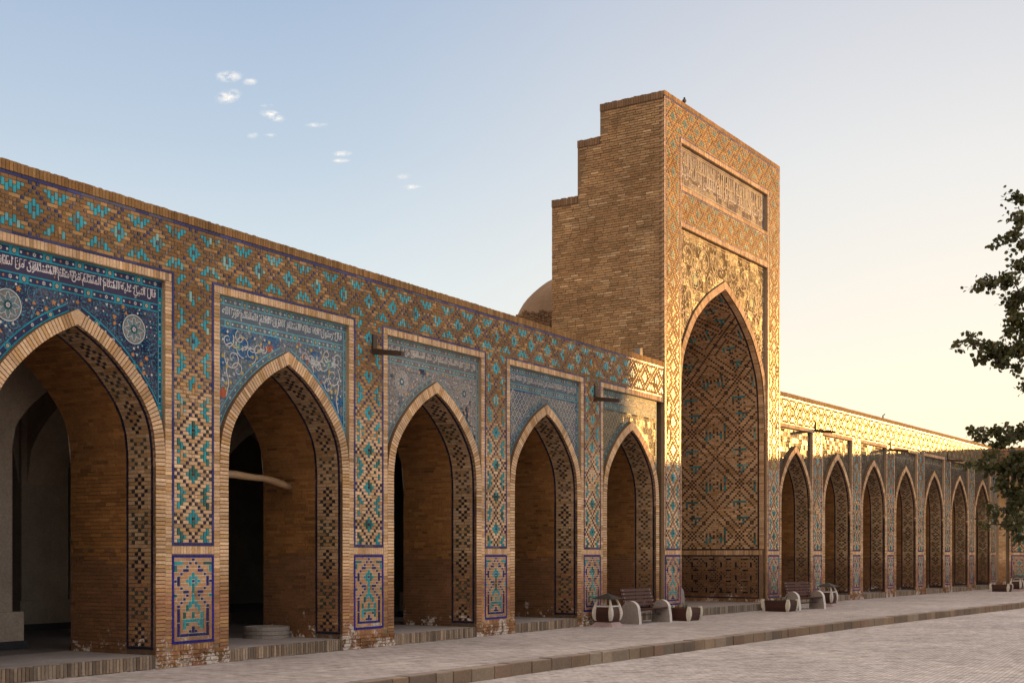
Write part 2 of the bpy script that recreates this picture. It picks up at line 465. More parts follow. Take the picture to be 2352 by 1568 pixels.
# ------------------------------------------------------------------ lettering
AR = {}
for ch, st, n in [('ا', 0xFE8D, 2), ('ب', 0xFE8F, 4), ('ة', 0xFE93, 2), ('ت', 0xFE95, 4), ('ج', 0xFE9D, 4), ('ح', 0xFEA1, 4), ('د', 0xFEA9, 2),
                  ('ذ', 0xFEAB, 2), ('ر', 0xFEAD, 2), ('س', 0xFEB1, 4), ('ص', 0xFEB9, 4), ('ع', 0xFEC9, 4), ('ف', 0xFED1, 4), ('ق', 0xFED5, 4),
                  ('ك', 0xFED9, 4), ('ل', 0xFEDD, 4), ('م', 0xFEE1, 4), ('ن', 0xFEE5, 4), ('ه', 0xFEE9, 4), ('و', 0xFEED, 2), ('ى', 0xFEEF, 2), ('ي', 0xFEF1, 4)]:
    AR[ch] = (st, n)
def shape_ar(s):
    out = []; prev = False
    for i, ch in enumerate(s):
        if ch not in AR: out.append(ch); prev = False; continue
        st, n = AR[ch]; nx = i + 1 < len(s) and s[i+1] in AR
        if n == 2: out.append(chr(st + (1 if prev else 0))); prev = False
        else:
            k = (3 if nx else 1) if prev else (2 if nx else 0)
            out.append(ch if k == 0 else chr(st + k)); prev = nx
    return ''.join(reversed(out))
def text_polys(s, res=2):
    c = bpy.data.curves.new('lettering', 'FONT'); c.body = shape_ar(s); c.resolution_u = res; c.offset = .012
    o = bpy.data.objects.new('lettering', c); COL.objects.link(o)
    bpy.context.view_layer.update()
    me = bpy.data.meshes.new_from_object(o.evaluated_get(bpy.context.evaluated_depsgraph_get()))
    vs = [(v.co.x, v.co.y) for v in me.vertices]; fs = [tuple(p.vertices) for p in me.polygons]
    bpy.data.objects.remove(o); bpy.data.curves.remove(c); bpy.data.meshes.remove(me)
    x0 = min(v[0] for v in vs); x1 = max(v[0] for v in vs); y0 = min(v[1] for v in vs); y1 = max(v[1] for v in vs)
    return [((x-x0)/(x1-x0), (y-y0)/(y1-y0)) for x, y in vs], fs
def put_text(mb, s, u0, u1, v0, v1, w, col, mat='paint'):
    vs, fs = text_polys(s); n = len(mb.v); k = mb.mi(mat)
    mb.v += [T0(u0 + x*(u1-u0), v0 + y*(v1-v0), w) for x, y in vs]
    for f in fs: mb.f.append(tuple(n + i for i in f)); mb.c.append(jit(col, .12)); mb.m.append(k)

# ------------------------------------------------------------------ mosaic drawing
def ribbon(mb, pts, wd, w, col, mat='paint', ok=None, taper=False):
    n = len(pts)
    for i in range(n - 1):
        (x0, y0), (x1, y1) = pts[i], pts[i+1]
        if ok and not (ok(x0, y0) and ok(x1, y1)): continue
        d = math.hypot(x1-x0, y1-y0)
        if d < 1e-6: continue
        h = wd * .5 * ((1 - .7*i/n) if taper else 1)
        nx, ny = -(y1-y0)/d*h, (x1-x0)/d*h; ex, ey = (x1-x0)/d*h*.4, (y1-y0)/d*h*.4
        mb.face([T0(x0-nx-ex, y0-ny-ey, w), T0(x1-nx+ex, y1-ny+ey, w), T0(x1+nx+ex, y1+ny+ey, w), T0(x0+nx-ex, y0+ny-ey, w)], jit(col, .1), mat)
def flower(mb, x, y, r, w, col, n=5, mat='paint', core=None, rot=None):
    rot = R.uniform(0, 6.28) if rot is None else rot
    pts = []
    for i in range(n*4):
        a = rot + i*math.pi*2/(n*4); rr = r*(1, .8, .45, .8)[i % 4]
        pts.append(T0(x + rr*math.cos(a), y + rr*math.sin(a), w))
    mb.face(pts, col, mat)
    if core: disc(mb, x, y, r*.32, w + .0012, core)
def disc(mb, x, y, r, w, col, mat='paint', n=12):
    mb.face([T0(x + r*math.cos(6.2832*i/n), y + r*math.sin(6.2832*i/n), w) for i in range(n)], col, mat)
def ring(mb, x, y, r, wd, w, col, n=32, lobes=0, amp=0, ok=None):
    pts = [(x + (r + amp*math.cos(lobes*a))*math.cos(a), y + (r + amp*math.cos(lobes*a))*math.sin(a)) for a in (6.28319*i/n for i in range(n+1))]
    ribbon(mb, pts, wd, w, col, ok=ok)
def spiral(mb, x, y, r, turns, a0, wd, w, col, ok=None, sg=1, n=36):
    pts = []
    for i in range(n):
        t = i/(n-1); rr = r*(1 - .85*t); a = a0 + sg*t*turns*6.283
        pts.append((x + rr*math.cos(a), y + rr*math.sin(a)))
    ribbon(mb, pts, wd, w, col, ok=ok); return pts
WHITE = (.66, .66, .66); TQ = (.03, .33, .45); TQL = (.13, .40, .50); ORG = (.55, .25, .09); YEL = (.55, .42, .14); NAVY = (.02, .022, .085)

def border(mb, a, b, wd, w, style, phase=0):
    """a straight band of rosettes between two turquoise lines"""
    L_ = math.dist(a, b)
    if L_ < .05: return
    ex, ey = (b[0]-a[0])/L_, (b[1]-a[1])/L_; nx, ny = -ey, ex
    tq, fl = style['tq'], style['fl']
    at = lambda s, t: (a[0] + ex*s + nx*t, a[1] + ey*s + ny*t)
    q = [at(0, -wd/2), at(L_, -wd/2), at(L_, wd/2), at(0, wd/2)]
    mb.face([T0(x, y, w) for x, y in q], style['band'], 'paint')
    for t in (-wd/2 + .011, wd/2 - .011): ribbon(mb, [at(0, t), at(L_, t)], .02, w + .0014, tq)
    s = phase; k = 0
    while s < L_ - .03:
        if s > .03:
            p = at(s, 0)
            if k % 5 == 0:
                h = wd*.5 - .01
                q = [at(s-.075, -h), at(s+.075, -h), at(s+.075, h), at(s-.075, h)]
                mb.face([T0(x, y, w + .001) for x, y in q], tuple(c*.9 for c in tq), 'paint')
                disc(mb, *p, wd*.33, w + .002, (.03, .06, .06)); flower(mb, *p, wd*.27, w + .0032, style['ros'], 8, core=(.4, .12, .08))
            elif k % 5 in (1, 4):
                flower(mb, *p, wd*.17, w + .0014, fl, 4)
            elif k % 5 == 2: flower(mb, *p, wd*.16, w + .0014, style['acc'], 5)
            else: flower(mb, *p, wd*.25, w + .0014, fl, 6, core=style['band'])
        s += .105; k += 1

def border_path(mb, path, uc, off, wd, w, style, zmin, umax):
    """the same band bent round the arch"""
    n = 44
    for sg in (1, -1):
        pts = []
        for i in range(n + 1):
            l = path.L*(.35 + .65*i/n)
            u, z, nu, nz = path.at(l)
            pts.append((u, z, nu, nz))
        def o(p, h): return (uc + sg*max(0, p[0] + p[2]*h), p[1] + p[3]*h)
        okp = [p for p in pts if p[1] + p[3]*off > zmin and p[0] + p[2]*(off + wd/2) < umax]
        for i in range(len(okp) - 1):
            p, q = okp[i], okp[i+1]
            f = [o(p, off-wd/2), o(p, off+wd/2), o(q, off+wd/2), o(q, off-wd/2)]
            if sg < 0: f = f[::-1]
            mb.face([T0(x, y, w) for x, y in f], style['band'], 'paint')
        for h in (off-wd/2+.01, off+wd/2-.01):
            ribbon(mb, [o(p, h) for p in okp], .019, w + .0014, style['tq'])
        acc = 0; k = 0
        for i in range(len(okp) - 1):
            acc += math.dist(o(okp[i], off), o(okp[i+1], off))
            if acc > .1:
                acc = 0; k += 1; p = o(okp[i], off)
                if k % 5 == 0:
                    disc(mb, *p, wd*.48, w + .001, style['tq']); disc(mb, *p, wd*.33, w + .002, (.03, .06, .06)); flower(mb, *p, wd*.27, w + .0032, style['ros'], 8, core=(.4, .12, .08))
                elif k % 5 in (1, 4): flower(mb, *p, wd*.17, w + .0014, style['fl'], 4)
                elif k % 5 == 2: flower(mb, *p, wd*.16, w + .0014, style['acc'], 5)
                else: flower(mb, *p, wd*.26, w + .0014, style['fl'], 6, core=style['band'])

STY = {
 0: dict(tq=(.02, .30, .42), fl=(.66, .63, .62), acc=ORG, ros=(.62, .58, .46), band=(.03, .035, .10), text=(.68, .64, .66), tex='tile_bay0', field='floral'),
 1: dict(tq=(.16, .42, .50), fl=(.66, .68, .68), acc=YEL, ros=(.6, .52, .3), band=(.12, .16, .21), text=(.62, .64, .66), tex='tile_bay1', field='scroll'),
 2: dict(tq=(.20, .36, .40), fl=(.62, .58, .55), acc=ORG, ros=(.55, .48, .34), band=(.16, .165, .17), text=(.66, .60, .56), tex='tile_bay2', field='floral'),
 3: dict(tq=(.14, .32, .38), fl=(.58, .55, .52), acc=YEL, ros=(.5, .44, .3), band=(.09, .12, .16), text=(.5, .48, .48), tex='tile_bay3', field='lattice'),
 4: dict(tq=(.08, .22, .25), fl=(.46, .42, .32), acc=YEL, ros=(.5, .4, .24), band=(.08, .10, .11), text=(.5, .46, .38), tex='tile_gold', field='lattice'),
 5: dict(tq=(.14, .13, .10), fl=(.30, .25, .18), acc=YEL, ros=(.45, .36, .2), band=(.16, .14, .11), text=(.45, .40, .32), tex='tile_gold', field='coarse'),
}
HADITH = 'قال النبي عليه السلام المسلم من سلم المسلمون من لسانه ويده'
HADITH2 = 'قال رسول الله عليه السلام الفرق العلم المسلم نور الله'

def spandrel(parent, cfg, path, uc, sid, rimt):
    st = STY[sid]; sp, top = cfg['sp'], cfg['sp_top']
    mb = MB(); n = 60
    ys = []
    for i in range(n + 1):
        u = -sp + 2*sp*i/n
        ys.append((u, path.zat(min(abs(u), sp - .004), rimt) if abs(u) < sp - .01 else cfg['zs'] - .1))
    for i in range(n):
        (a, za), (b, zb) = ys[i], ys[i+1]
        mb.face([T0(uc+a, za - .01, 0), T0(uc+b, zb - .01, 0), T0(uc+b, top, 0), T0(uc+a, top, 0)], (1, 1, 1), st['tex'])
    o = mb.build('spandrel_panel', parent)
    d = MB(); det = sid < 5
    bw = .125
    def ok(x, y):
        x = abs(x - uc)
        if x > sp - bw - .01 or y > t3 - .01: return False
        return y > path.zat(x, rimt + .125) + .012
    t0 = top - bw; t1 = t0 - .01; th = cfg['text_h']; t2 = t1 - th; t3 = t2 - bw - .005
    if det:
        border(d, (uc - sp, top - bw/2), (uc + sp, top - bw/2), bw, .002, st, .1)
        border(d, (uc - sp + .09, t2 - bw/2), (uc + sp - .09, t2 - bw/2), bw, .002, st, .16)
        for sg in (-1, 1): border(d, (uc + sg*(sp - .04), top - bw), (uc + sg*(sp - .04), cfg['zs'] + .45), .08, .0025, st, .2)
        border_path(d, path, uc, rimt + .062, .11, .003, st, cfg['zs'] + .3, sp - .0)
        d.face([T0(uc - sp + .085, t2, .0015), T0(uc + sp - .085, t2, .0015), T0(uc + sp - .085, t1, .0015), T0(uc - sp + .085, t1, .0015)],
               (.05, .045, .10) if sid == 0 else st['band'], 'paint')
        # upper interlace above the lettering: tall stems with knots
        x = uc - sp + .14
        while x < uc + sp - .14:
            k = R.random()
            if k < .6: ribbon(d, [(x, t2 + th*.45), (x, t1 - .02), (x + .035, t1 - .02)], .009, .0034, st['text'])
            if k > .45: flower(d, x + .03, t1 - R.uniform(.03, .07), .018, .0034, st['text'], 4)
            if .2 < k < .35: ring(d, x + .02, t1 - .06, .028, .008, .0036, st['text'], 10, 5, .008)
            if R.random() < .3: disc(d, x + .02, t2 + R.uniform(.04, th - .04), .012, .003, st['acc'], n=6)
            x += R.uniform(.035, .075)
    else:
        for y in (top - .02, t1, t2, t3): ribbon(d, [(uc - sp, y), (uc + sp, y)], .02, .004, st['tq'])
        for sg in (-1, 1): ribbon(d, [(uc + sg*(sp - .1), top), (uc + sg*(sp - .1), cfg['zs'] + .5)], .02, .004, st['tq'])
        for sg in (-1, 1):
            pts = [(uc + sg*q[0], q[1]) for q in (path.off(path.L*(.45 + .55*i/30), rimt + .1) for i in range(31)) if q[0] < sp - .1]
            ribbon(d, pts, .02, .004, st['tq'])
    fld = st['field']; cy = t3 - .28
    if fld == 'floral':
        for sg in (-1, 1):
            x, y, r = uc + sg*(sp - .53), t3 - .31, .205
            disc(d, x, y, r, .0022, (.16, .20, .22) if sid == 0 else (.3, .27, .25), n=28)
            ring(d, x, y, r, .012, .0045, WHITE if sid == 0 else (.5, .48, .45))
            ring(d, x, y, r*.68, .010, .0045, (.5, .55, .58), 64, 8, .035)
            for i in range(8):
                a = i*math.pi/4 + .39; flower(d, x + r*.76*math.cos(a), y + r*.76*math.sin(a), .016, .0045, ORG, 3)
                ribbon(d, [(x + r*.2*math.cos(a), y + r*.2*math.sin(a)), (x + r*.62*math.cos(a), y + r*.62*math.sin(a))], .008, .004, (.5, .55, .58))
            disc(d, x, y, r*.34, .005, (.02, .16, .16)); disc(d, x, y, r*.25, .0062, (.015, .015, .06)); flower(d, x, y, r*.2, .0074, WHITE, 8, core=(.3, .1, .3))
        for _ in range(60):
            x, y = uc + R.uniform(-sp, sp), R.uniform(cfg['zs'] + .4, t3)
            if ok(x, y): spiral(d, x, y, R.uniform(.07, .16), R.uniform(.7, 1.3), R.uniform(0, 6.28), .008, .003, (.12, .28, .42) if sid == 0 else (.3, .3, .3), ok, R.choice((-1, 1)), 22)
        done = []
        for _ in range(900):
            x, y = uc + R.uniform(-sp, sp), R.uniform(cfg['zs'] + .3, t3)
            if not ok(x, y) or any(math.dist((x, y), e) < .065 for e in done): continue
            if any(math.dist((x, y), (uc + sg*(sp - .53), t3 - .31)) < .235 for sg in (-1, 1)): continue
            done.append((x, y)); k = R.random()
            if k < .28: flower(d, x, y, R.uniform(.028, .045), .0048, jit(ORG if sid == 0 else (.5, .33, .2), .2), R.choice((3, 5, 7)))
            elif k < .75: flower(d, x, y, R.uniform(.014, .026), .0048, jit(st['fl'], .15), R.choice((3, 4, 5)), core=(.3, .1, .1) if k < .4 else None)
            else: flower(d, x, y, R.uniform(.012, .022), .0048, (.10, .33, .48), 4)
    elif fld == 'scroll':
        for sg in (-1, 1):
            cx_, cy_ = uc + sg*(sp - .50), t3 - .33
            for dx, dy, r, tr, s2 in ((.10, .10, .20, 1.2, 1), (-.14, -.13, .19, 1.3, -1), (.26, -.02, .15, 1.1, -1), (-.03, -.30, .13, 1.2, 1), (.45, .08, .10, 1.1, 1), (.02, .22, .12, 1.2, -1), (.58, .12, .09, 1.2, -1), (-.25, .15, .14, 1.2, 1)):
                spiral(d, cx_ - sg*dx, cy_ + dy, r, tr, R.uniform(0, 6), .017, .0045, WHITE, ok, s2*sg)
            ribbon(d, [(cx_ - sg*(-.3 + .1*i + .03*math.sin(i*2)), cy_ + .05*math.sin(i*1.7) + .06) for i in range(12)], .016, .0042, WHITE, ok=ok)
            ribbon(d, [(uc + sg*(sp - .24 + .03*math.sin(i*1.3)), cy_ - .2 - i*.09) for i in range(12)], .018, .0042, WHITE, ok=lambda x, y: abs(x-uc) < sp - .1 and y > path.zat(abs(x-uc), rimt + .1))
            flower(d, cx_ + sg*.02, cy_ + .06, .07, .0058, (.08, .33, .36), 9, core=YEL)
        done = []
        for _ in range(800):
            x, y = uc + R.uniform(-sp, sp), R.uniform(cfg['zs'] + .3, t3)
            if not ok(x, y) or any(math.dist((x, y), e) < .07 for e in done): continue
            done.append((x, y)); k = R.random()
            if k < .2: flower(d, x, y, R.uniform(.03, .042), .0062, jit(YEL, .2), 8)
            elif k < .85: flower(d, x, y, R.uniform(.018, .03), .0062, jit((.6, .62, .62), .12), R.choice((3, 4, 5)), core=(.06, .06, .1) if k < .5 else None)
            else: flower(d, x, y, .022, .0062, (.02, .22, .36), 4)
    elif fld == 'lattice':
        s = .15; nx = int(2*sp/s) + 2
        for i in range(-nx, nx):
            for j in range(0, 16):
                x = uc + i*s + (j % 2)*s/2; y = t3 - .06 - j*s*.62
                if ok(x, y):
                    ring(d, x, y, s*.42, .009, .0042, st['fl'], 12, 6, .010, ok); disc(d, x, y, .017, .004, st['acc'], n=6)
                    flower(d, x + s/2, y, .018, .004, (.25, .14, .12) if R.random() < .5 else st['fl'], 4)
    else:
        for _ in range(130):
            x, y = uc + R.uniform(-sp, sp), R.uniform(cfg['zs'] + .4, t3)
            if ok(x, y): spiral(d, x, y, R.uniform(.05, .12), 1.0, R.uniform(0, 6.28), .014, .004, st['fl'], ok, R.choice((-1, 1)), 12)
    d.build('mosaic_ornament', o)
    tx = MB()
    put_text(tx, HADITH if sid in (0, 2, 3) else HADITH2, uc - sp + .12, uc + sp - .12, t2 + .012, t1 - .012, .0046, st['text'])
    tx.build('inscription', o)

# ------------------------------------------------------------------ piers
def pier(parent, cfg, uc, damaged=0):
    """glazed upper panel, dado panel and the brick framing of one pier; uc = pier centre"""
    rel, cu, cv = cfg['rel'], cfg['cu'], cfg['cv']
    hw = 6.5*cu; zf = cfg['zf']
    nrow = int((zf - 6.5*cv - 1.835) / cv)
    z0 = zf - 6.5*cv - nrow*cv
    mb = MB(); T = TO(uc, 0)
    rows = [''.join(pat(c, -7 - (nrow - 1 - r), True) for c in range(-6, 7)) for r in range(nrow)]
    fill(mb, T, rows, -hw, z0, cu, cv, rel, gdark=1)
    for sg in (-1, 1): line(mb, T, min(sg*hw, sg*(hw + .042)), max(sg*hw, sg*(hw + .042)), z0 - .042, cfg['ft0'], rel, cb)
    line(mb, T, -hw, hw, z0 - .042, z0 - .002, rel, cb)
    mb.build('pier_panel', parent)
    db = MB()
    d0, d1 = .34, 1.66; s = (d1 - d0 - .085)/23
    fill(db, T, DADO, -hw, d0 + .042, cu, s, rel, th=.004, g=.0045, mode='dado', white=True)
    db.face([T(-hw, d0 + .04, rel + .001), T(hw, d0 + .04, rel + .001), T(hw, d1 - .04, rel + .001), T(-hw, d1 - .04, rel + .001)], (.66, .62, .56), 'mortar')
    for sg in (-1, 1): line(db, T, min(sg*hw, sg*(hw + .042)), max(sg*hw, sg*(hw + .042)), d0, d1, rel, lambda z: jit((.010, .008, .21), .2))
    line(db, T, -hw, hw, d0, d0 + .04, rel, lambda z: jit((.010, .008, .21), .2)); line(db, T, -hw, hw, d1 - .04, d1, rel, lambda z: jit((.010, .008, .21), .2))
    db.build('dado_panel', parent)
    fb = MB()
    # courses between the opening's rim and the panel, and the bands above and below the dado
    a1 = cfg['B']/2 - cfg['sp']
    x0, x1 = hw + .045, a1
    cvv = .0575
    for sg in (-1, 1):
        z = .3
        while z < cfg['sp_top']:
            mb_u = sorted((sg*x0, sg*x1)); zz = min(z + cvv, cfg['sp_top'])
            fb.box(T, mb_u[0] + .003, mb_u[1] - .003, z + .004, zz - .004, rel - .004, rel + .008 + R.uniform(-.003, .003), bcol(z, 1), 'brick', tilt=.001)
            z += cvv
    soldier(fb, T, -hw - .04, hw + .04, d1 + .012, z0 - .052, rel)
    soldier(fb, T, -hw - .04, hw + .04, .24, d0 - .01, rel)
    # worn plinth courses
    for k in range(4):
        z = .0 + k*.06; x = -a1 - .19
        while x < a1 + .17:
            l = R.choice((.12, .24, .24)); xe = min(a1 + .185, x + l)
            fb.box(T, x + .006, xe - .006, z + .005, z + .055, rel - .03, rel + .012 + R.uniform(0, .035), jit(lerp(RED, BROWN, R.random()), .2), 'brick', tilt=.006)
            x += l
    fb.build('pier_frame', parent)

def arcade(name, label, O, ang, cfg, bays, piers, styles, x_lo, x_hi, depth=5.5, steps=True, gal=False):
    """O = world point of bay 0 centre on the wall foot; local x runs along the wall, local y goes into the building"""
    rt = thing(name, label, 'arcade', (O[0], O[1], 0), ang)
    B, rel, a, sp = cfg['B'], cfg['rel'], cfg['a'], cfg['sp']
    rimt = sp - a - .002
    path = Path(a, .2, cfg['zs'], cfg['za'], PROF_A)
    mcol = (.34, .25, .17)
    fw = MB(); T = T0; top = cfg['top']
    # mortar plates: frieze, piers; and the wall behind with its openings
    fw.box(T, x_lo, x_hi, cfg['sp_top'], top - .14, -.05, rel - .004, mcol, 'mortar')
    for p in piers:
        uc = p*B
        fw.box(T, uc - (B/2 - sp), uc + (B/2 - sp), 0, cfg['sp_top'], -.05, rel - .004, mcol, 'mortar')
        fw.box(T, uc - (B/2 - a) + .004, uc + (B/2 - a) - .004, 0.0, .26, -.05, rel - .006, mcol, 'mortar')
        # solid pier core
        fw.box(lambda u, v, w: (u, w, v), uc + (B/2 - a), uc - (B/2 - a), 0, top - .2, 0.02, 1.75, (.2, .15, .11), 'plaster', True)
    for b in bays:
        uc = b*B; k = 40
        for i in range(k):
            u0 = -a + 2*a*i/k; u1 = -a + 2*a*(i+1)/k
            z0, z1 = path.zat(min(abs(u0), a - .001)), path.zat(min(abs(u1), a - .001))
            # back face of the wall above the arch
            fw.face([(uc+u1, 1.75, z1), (uc+u0, 1.75, z0), (uc+u0, 1.75, top - .2), (uc+u1, 1.75, top - .2)], (.4, .33, .26), 'plaster')
    fw.box(lambda u, v, w: (u, w, v), x_hi, x_lo, top - .2, top - .16, rel*-1 + .1, depth, (.3, .2, .13), 'roughbrick', True)
    fw.build('facade_wall', rt)
    # frieze
    cu, cv, zf = cfg['cu'], cfg['cv'], cfg['zf']
    fz = MB(); c0 = math.ceil((x_lo - B/2)/cu); c1 = math.floor((x_hi - B/2)/cu)
    rows = [''.join(pat(c, r, False) for c in range(c0, c1)) for r in range(-6, 7)]
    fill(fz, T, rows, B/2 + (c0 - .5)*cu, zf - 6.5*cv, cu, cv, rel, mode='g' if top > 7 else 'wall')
    line(fz, T, x_lo, x_hi, zf + 6.5*cv, zf + 6.5*cv + .042, rel, cb)
    fz.build('frieze', rt)
    cp = MB()
    zt = zf + 6.5*cv + .046
    capcol = lambda z: jit(lerp(BROWN, TAN, R.uniform(0, .45)), .15)
    soldier(cp, T, x_lo, x_hi, zt, top, rel - .02, colf=capcol, proud=.035, ragged=.006)
    cp.box(lambda u, v, w: (u, w, v), x_hi, x_lo, zt, top - .012, -rel + .02, .35, (.22, .13, .08), 'brick', True)
    cp.build('parapet_cap', rt)
    for i, b in enumerate(bays):
        uc = b*B
        rb = MB(); rim(rb, path, uc, rimt, -.01, rel + .012)
        rb.build('arch_rim', rt); rb = MB()
        soldier(rb, T, uc - sp - .12, uc + sp + .12, cfg['sp_top'] + .006, cfg['sp_top'] + .122, rel)
        line(rb, T, uc - sp - .165, uc + sp + .165, cfg['sp_top'] + .126, zf - 6.5*cv - .002, rel, cb)
        rb.build('panel_frame', rt)
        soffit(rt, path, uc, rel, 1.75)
        spandrel(rt, cfg, path, uc, styles[i], rimt)
        if steps:
            sb = MB()
            soldier(sb, T, uc - a + .01, uc + a - .01, .005, .2, rel, pitch=.06, colf=lambda z: jit(lerp((.36, .28, .21), (.13, .095, .07), R.random()), .2), mat='stone', proud=.012, g=.008, ragged=.008)
            sb.box(T, uc - a, uc + a, 0, .196, -1.8, rel, (.20, .16, .135), 'mortar', True)
            sb.face([(uc - a, -rel, .199), (uc + a, -rel, .199), (uc + a, 1.9, .199), (uc - a, 1.9, .199)], (.30, .27, .27), 'stone')
            sb.build('step', rt)
    for p in piers: pier(rt, cfg, p*B)
    g = MB()
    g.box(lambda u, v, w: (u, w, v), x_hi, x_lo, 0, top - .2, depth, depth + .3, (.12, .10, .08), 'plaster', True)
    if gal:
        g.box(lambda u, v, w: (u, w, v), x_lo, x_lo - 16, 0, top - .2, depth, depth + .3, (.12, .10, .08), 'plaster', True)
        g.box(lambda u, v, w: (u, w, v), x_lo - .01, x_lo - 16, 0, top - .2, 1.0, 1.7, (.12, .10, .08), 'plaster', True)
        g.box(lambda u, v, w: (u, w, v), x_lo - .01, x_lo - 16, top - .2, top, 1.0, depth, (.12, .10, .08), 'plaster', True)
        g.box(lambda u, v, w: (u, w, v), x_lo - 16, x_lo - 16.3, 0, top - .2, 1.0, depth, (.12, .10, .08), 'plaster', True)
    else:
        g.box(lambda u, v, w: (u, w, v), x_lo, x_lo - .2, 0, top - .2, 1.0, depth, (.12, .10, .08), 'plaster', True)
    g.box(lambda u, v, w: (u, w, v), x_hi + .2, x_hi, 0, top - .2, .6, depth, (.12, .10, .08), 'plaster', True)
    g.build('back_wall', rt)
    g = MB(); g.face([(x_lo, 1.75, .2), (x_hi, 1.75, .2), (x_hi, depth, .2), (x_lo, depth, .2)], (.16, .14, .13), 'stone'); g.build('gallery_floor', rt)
    return rt, path

# ---- left arcade
def frame(xa, qa, xb, qb):
    a, b = P(xa, qa), P(xb, qb); d = math.dist(a, b)
    return a, b, d, math.atan2(b[1] - a[1], b[0] - a[0])
kL = .0995
OL, O4, dL, angL = frame(170, kL*(2966-170), 1446, kL*(2966-1446))
BL = dL/4
cfgL = dict(B=BL, rel=.07, a=.327*BL, sp=.370*BL, zs=2.95, za=4.79, sp_top=5.67, cu=BL/72, cv=.0554, zf=6.19, top=6.73, text_h=.21, ft0=5.79)
xL_hi = .0
def u_on(O, ang, pt): return (pt[0]-O[0])*math.cos(ang) + (pt[1]-O[1])*math.sin(ang)
PA = P(1519, kL*(2966-1519))
uPortal = u_on(OL, angL, PA)
left, pathL = arcade('arcade', 'long brick arcade of pointed arches with blue tiled spandrels left of the tall portal', OL, angL, cfgL,
       [-1, 0, 1, 2, 3, 4], [-.5, .5, 1.5, 2.5, 3.5], [3, 0, 1, 2, 3, 4], -1.5*BL, uPortal, depth=13, gal=True)
# ---- right arcade
kR = .0792
OR, O6, dR, angR = frame(1822.6, kR*(3239-1822.6), 2252.5, kR*(3239-2252.5))
BR = dR/6
cfgR = dict(B=BR, rel=.09, a=.327*BR, sp=.372*BR, zs=3.2, za=5.13, sp_top=5.90, cu=BR/72, cv=.0625, zf=6.45, top=7.05, text_h=.24, ft0=6.03)
kP = kL*(2966-1519)/(3133-1519)
PB = P(1785, kP*(3133-1785))
widP = math.dist(PA, PB); angP = math.atan2(PB[1]-PA[1], PB[0]-PA[0])
uP2 = u_on(OR, angR, PB)
cornerU = 6.80*BR
right, pathR = arcade('arcade', 'sunlit golden tiled arcade with seven pointed arches beyond the tall portal', OR, angR, cfgR,
       [0, 1, 2, 3, 4, 5, 6], [.5, 1.5, 2.5, 3.5, 4.5, 5.5, 6.5], [5]*7, uP2 + .02, cornerU + .5, depth=4.5)
right['label'] = 'sunlit golden tiled arcade with seven pointed arches beyond the tall portal'
# ---- far wing, square to the right arcade
CW = (OR[0] + cornerU*math.cos(angR), OR[1] + cornerU*math.sin(angR))
angF = angR - math.pi/2
cfgF = dict(cfgR); 
OF = (CW[0] + (.98 + cfgF['a'] + .0)*math.cos(angF) + .6*math.cos(angF), CW[1] + (1.58 + cfgF['a'])*math.sin(angF))
OF = (CW[0] + (1.75 + cfgF['a'])*math.cos(angF), CW[1] + (1.75 + cfgF['a'])*math.sin(angF))
far, pathF = arcade('arcade', 'shaded arcade across the far end of the court behind the tree', OF, angF, cfgF,
       [0, 1], [-.5, .5], [3, 3], -(1.75 + cfgF['a']), 1.5*BR, depth=4.5)

m = MB(); u0_, u1_ = -(1.75 + cfgF['a']) + .02, -BR/2 - (BR/2 - cfgF['a']) + .01
z_ = 0
while z_ < 5.9:
    x_ = u0_
    while x_ < u1_ - .02:
        e_ = min(u1_, x_ + R.choice((.12, .24)))
        m.box(T0, x_ + .004, e_ - .004, z_ + .004, z_ + .056, cfgF['rel'] - .006, cfgF['rel'] + .006, bcol(z_), 'brick'); x_ = e_
    z_ += .06
m.box(T0, u0_ - .3, u1_, 0, 6.8, -1.7, cfgF['rel'] - .002, (.34, .25, .17), 'mortar', True)
m.build('corner_pier', far)
m = MB(); u0_, u1_ = 6*BR + cfgR['a'], cornerU + .4
m.box(T0, 6.5*BR + .5, u1_, 0, 6.8, -1.7, cfgR['rel'] - .006, (.34, .25, .17), 'brick', True)
m.build('corner_pier', right)

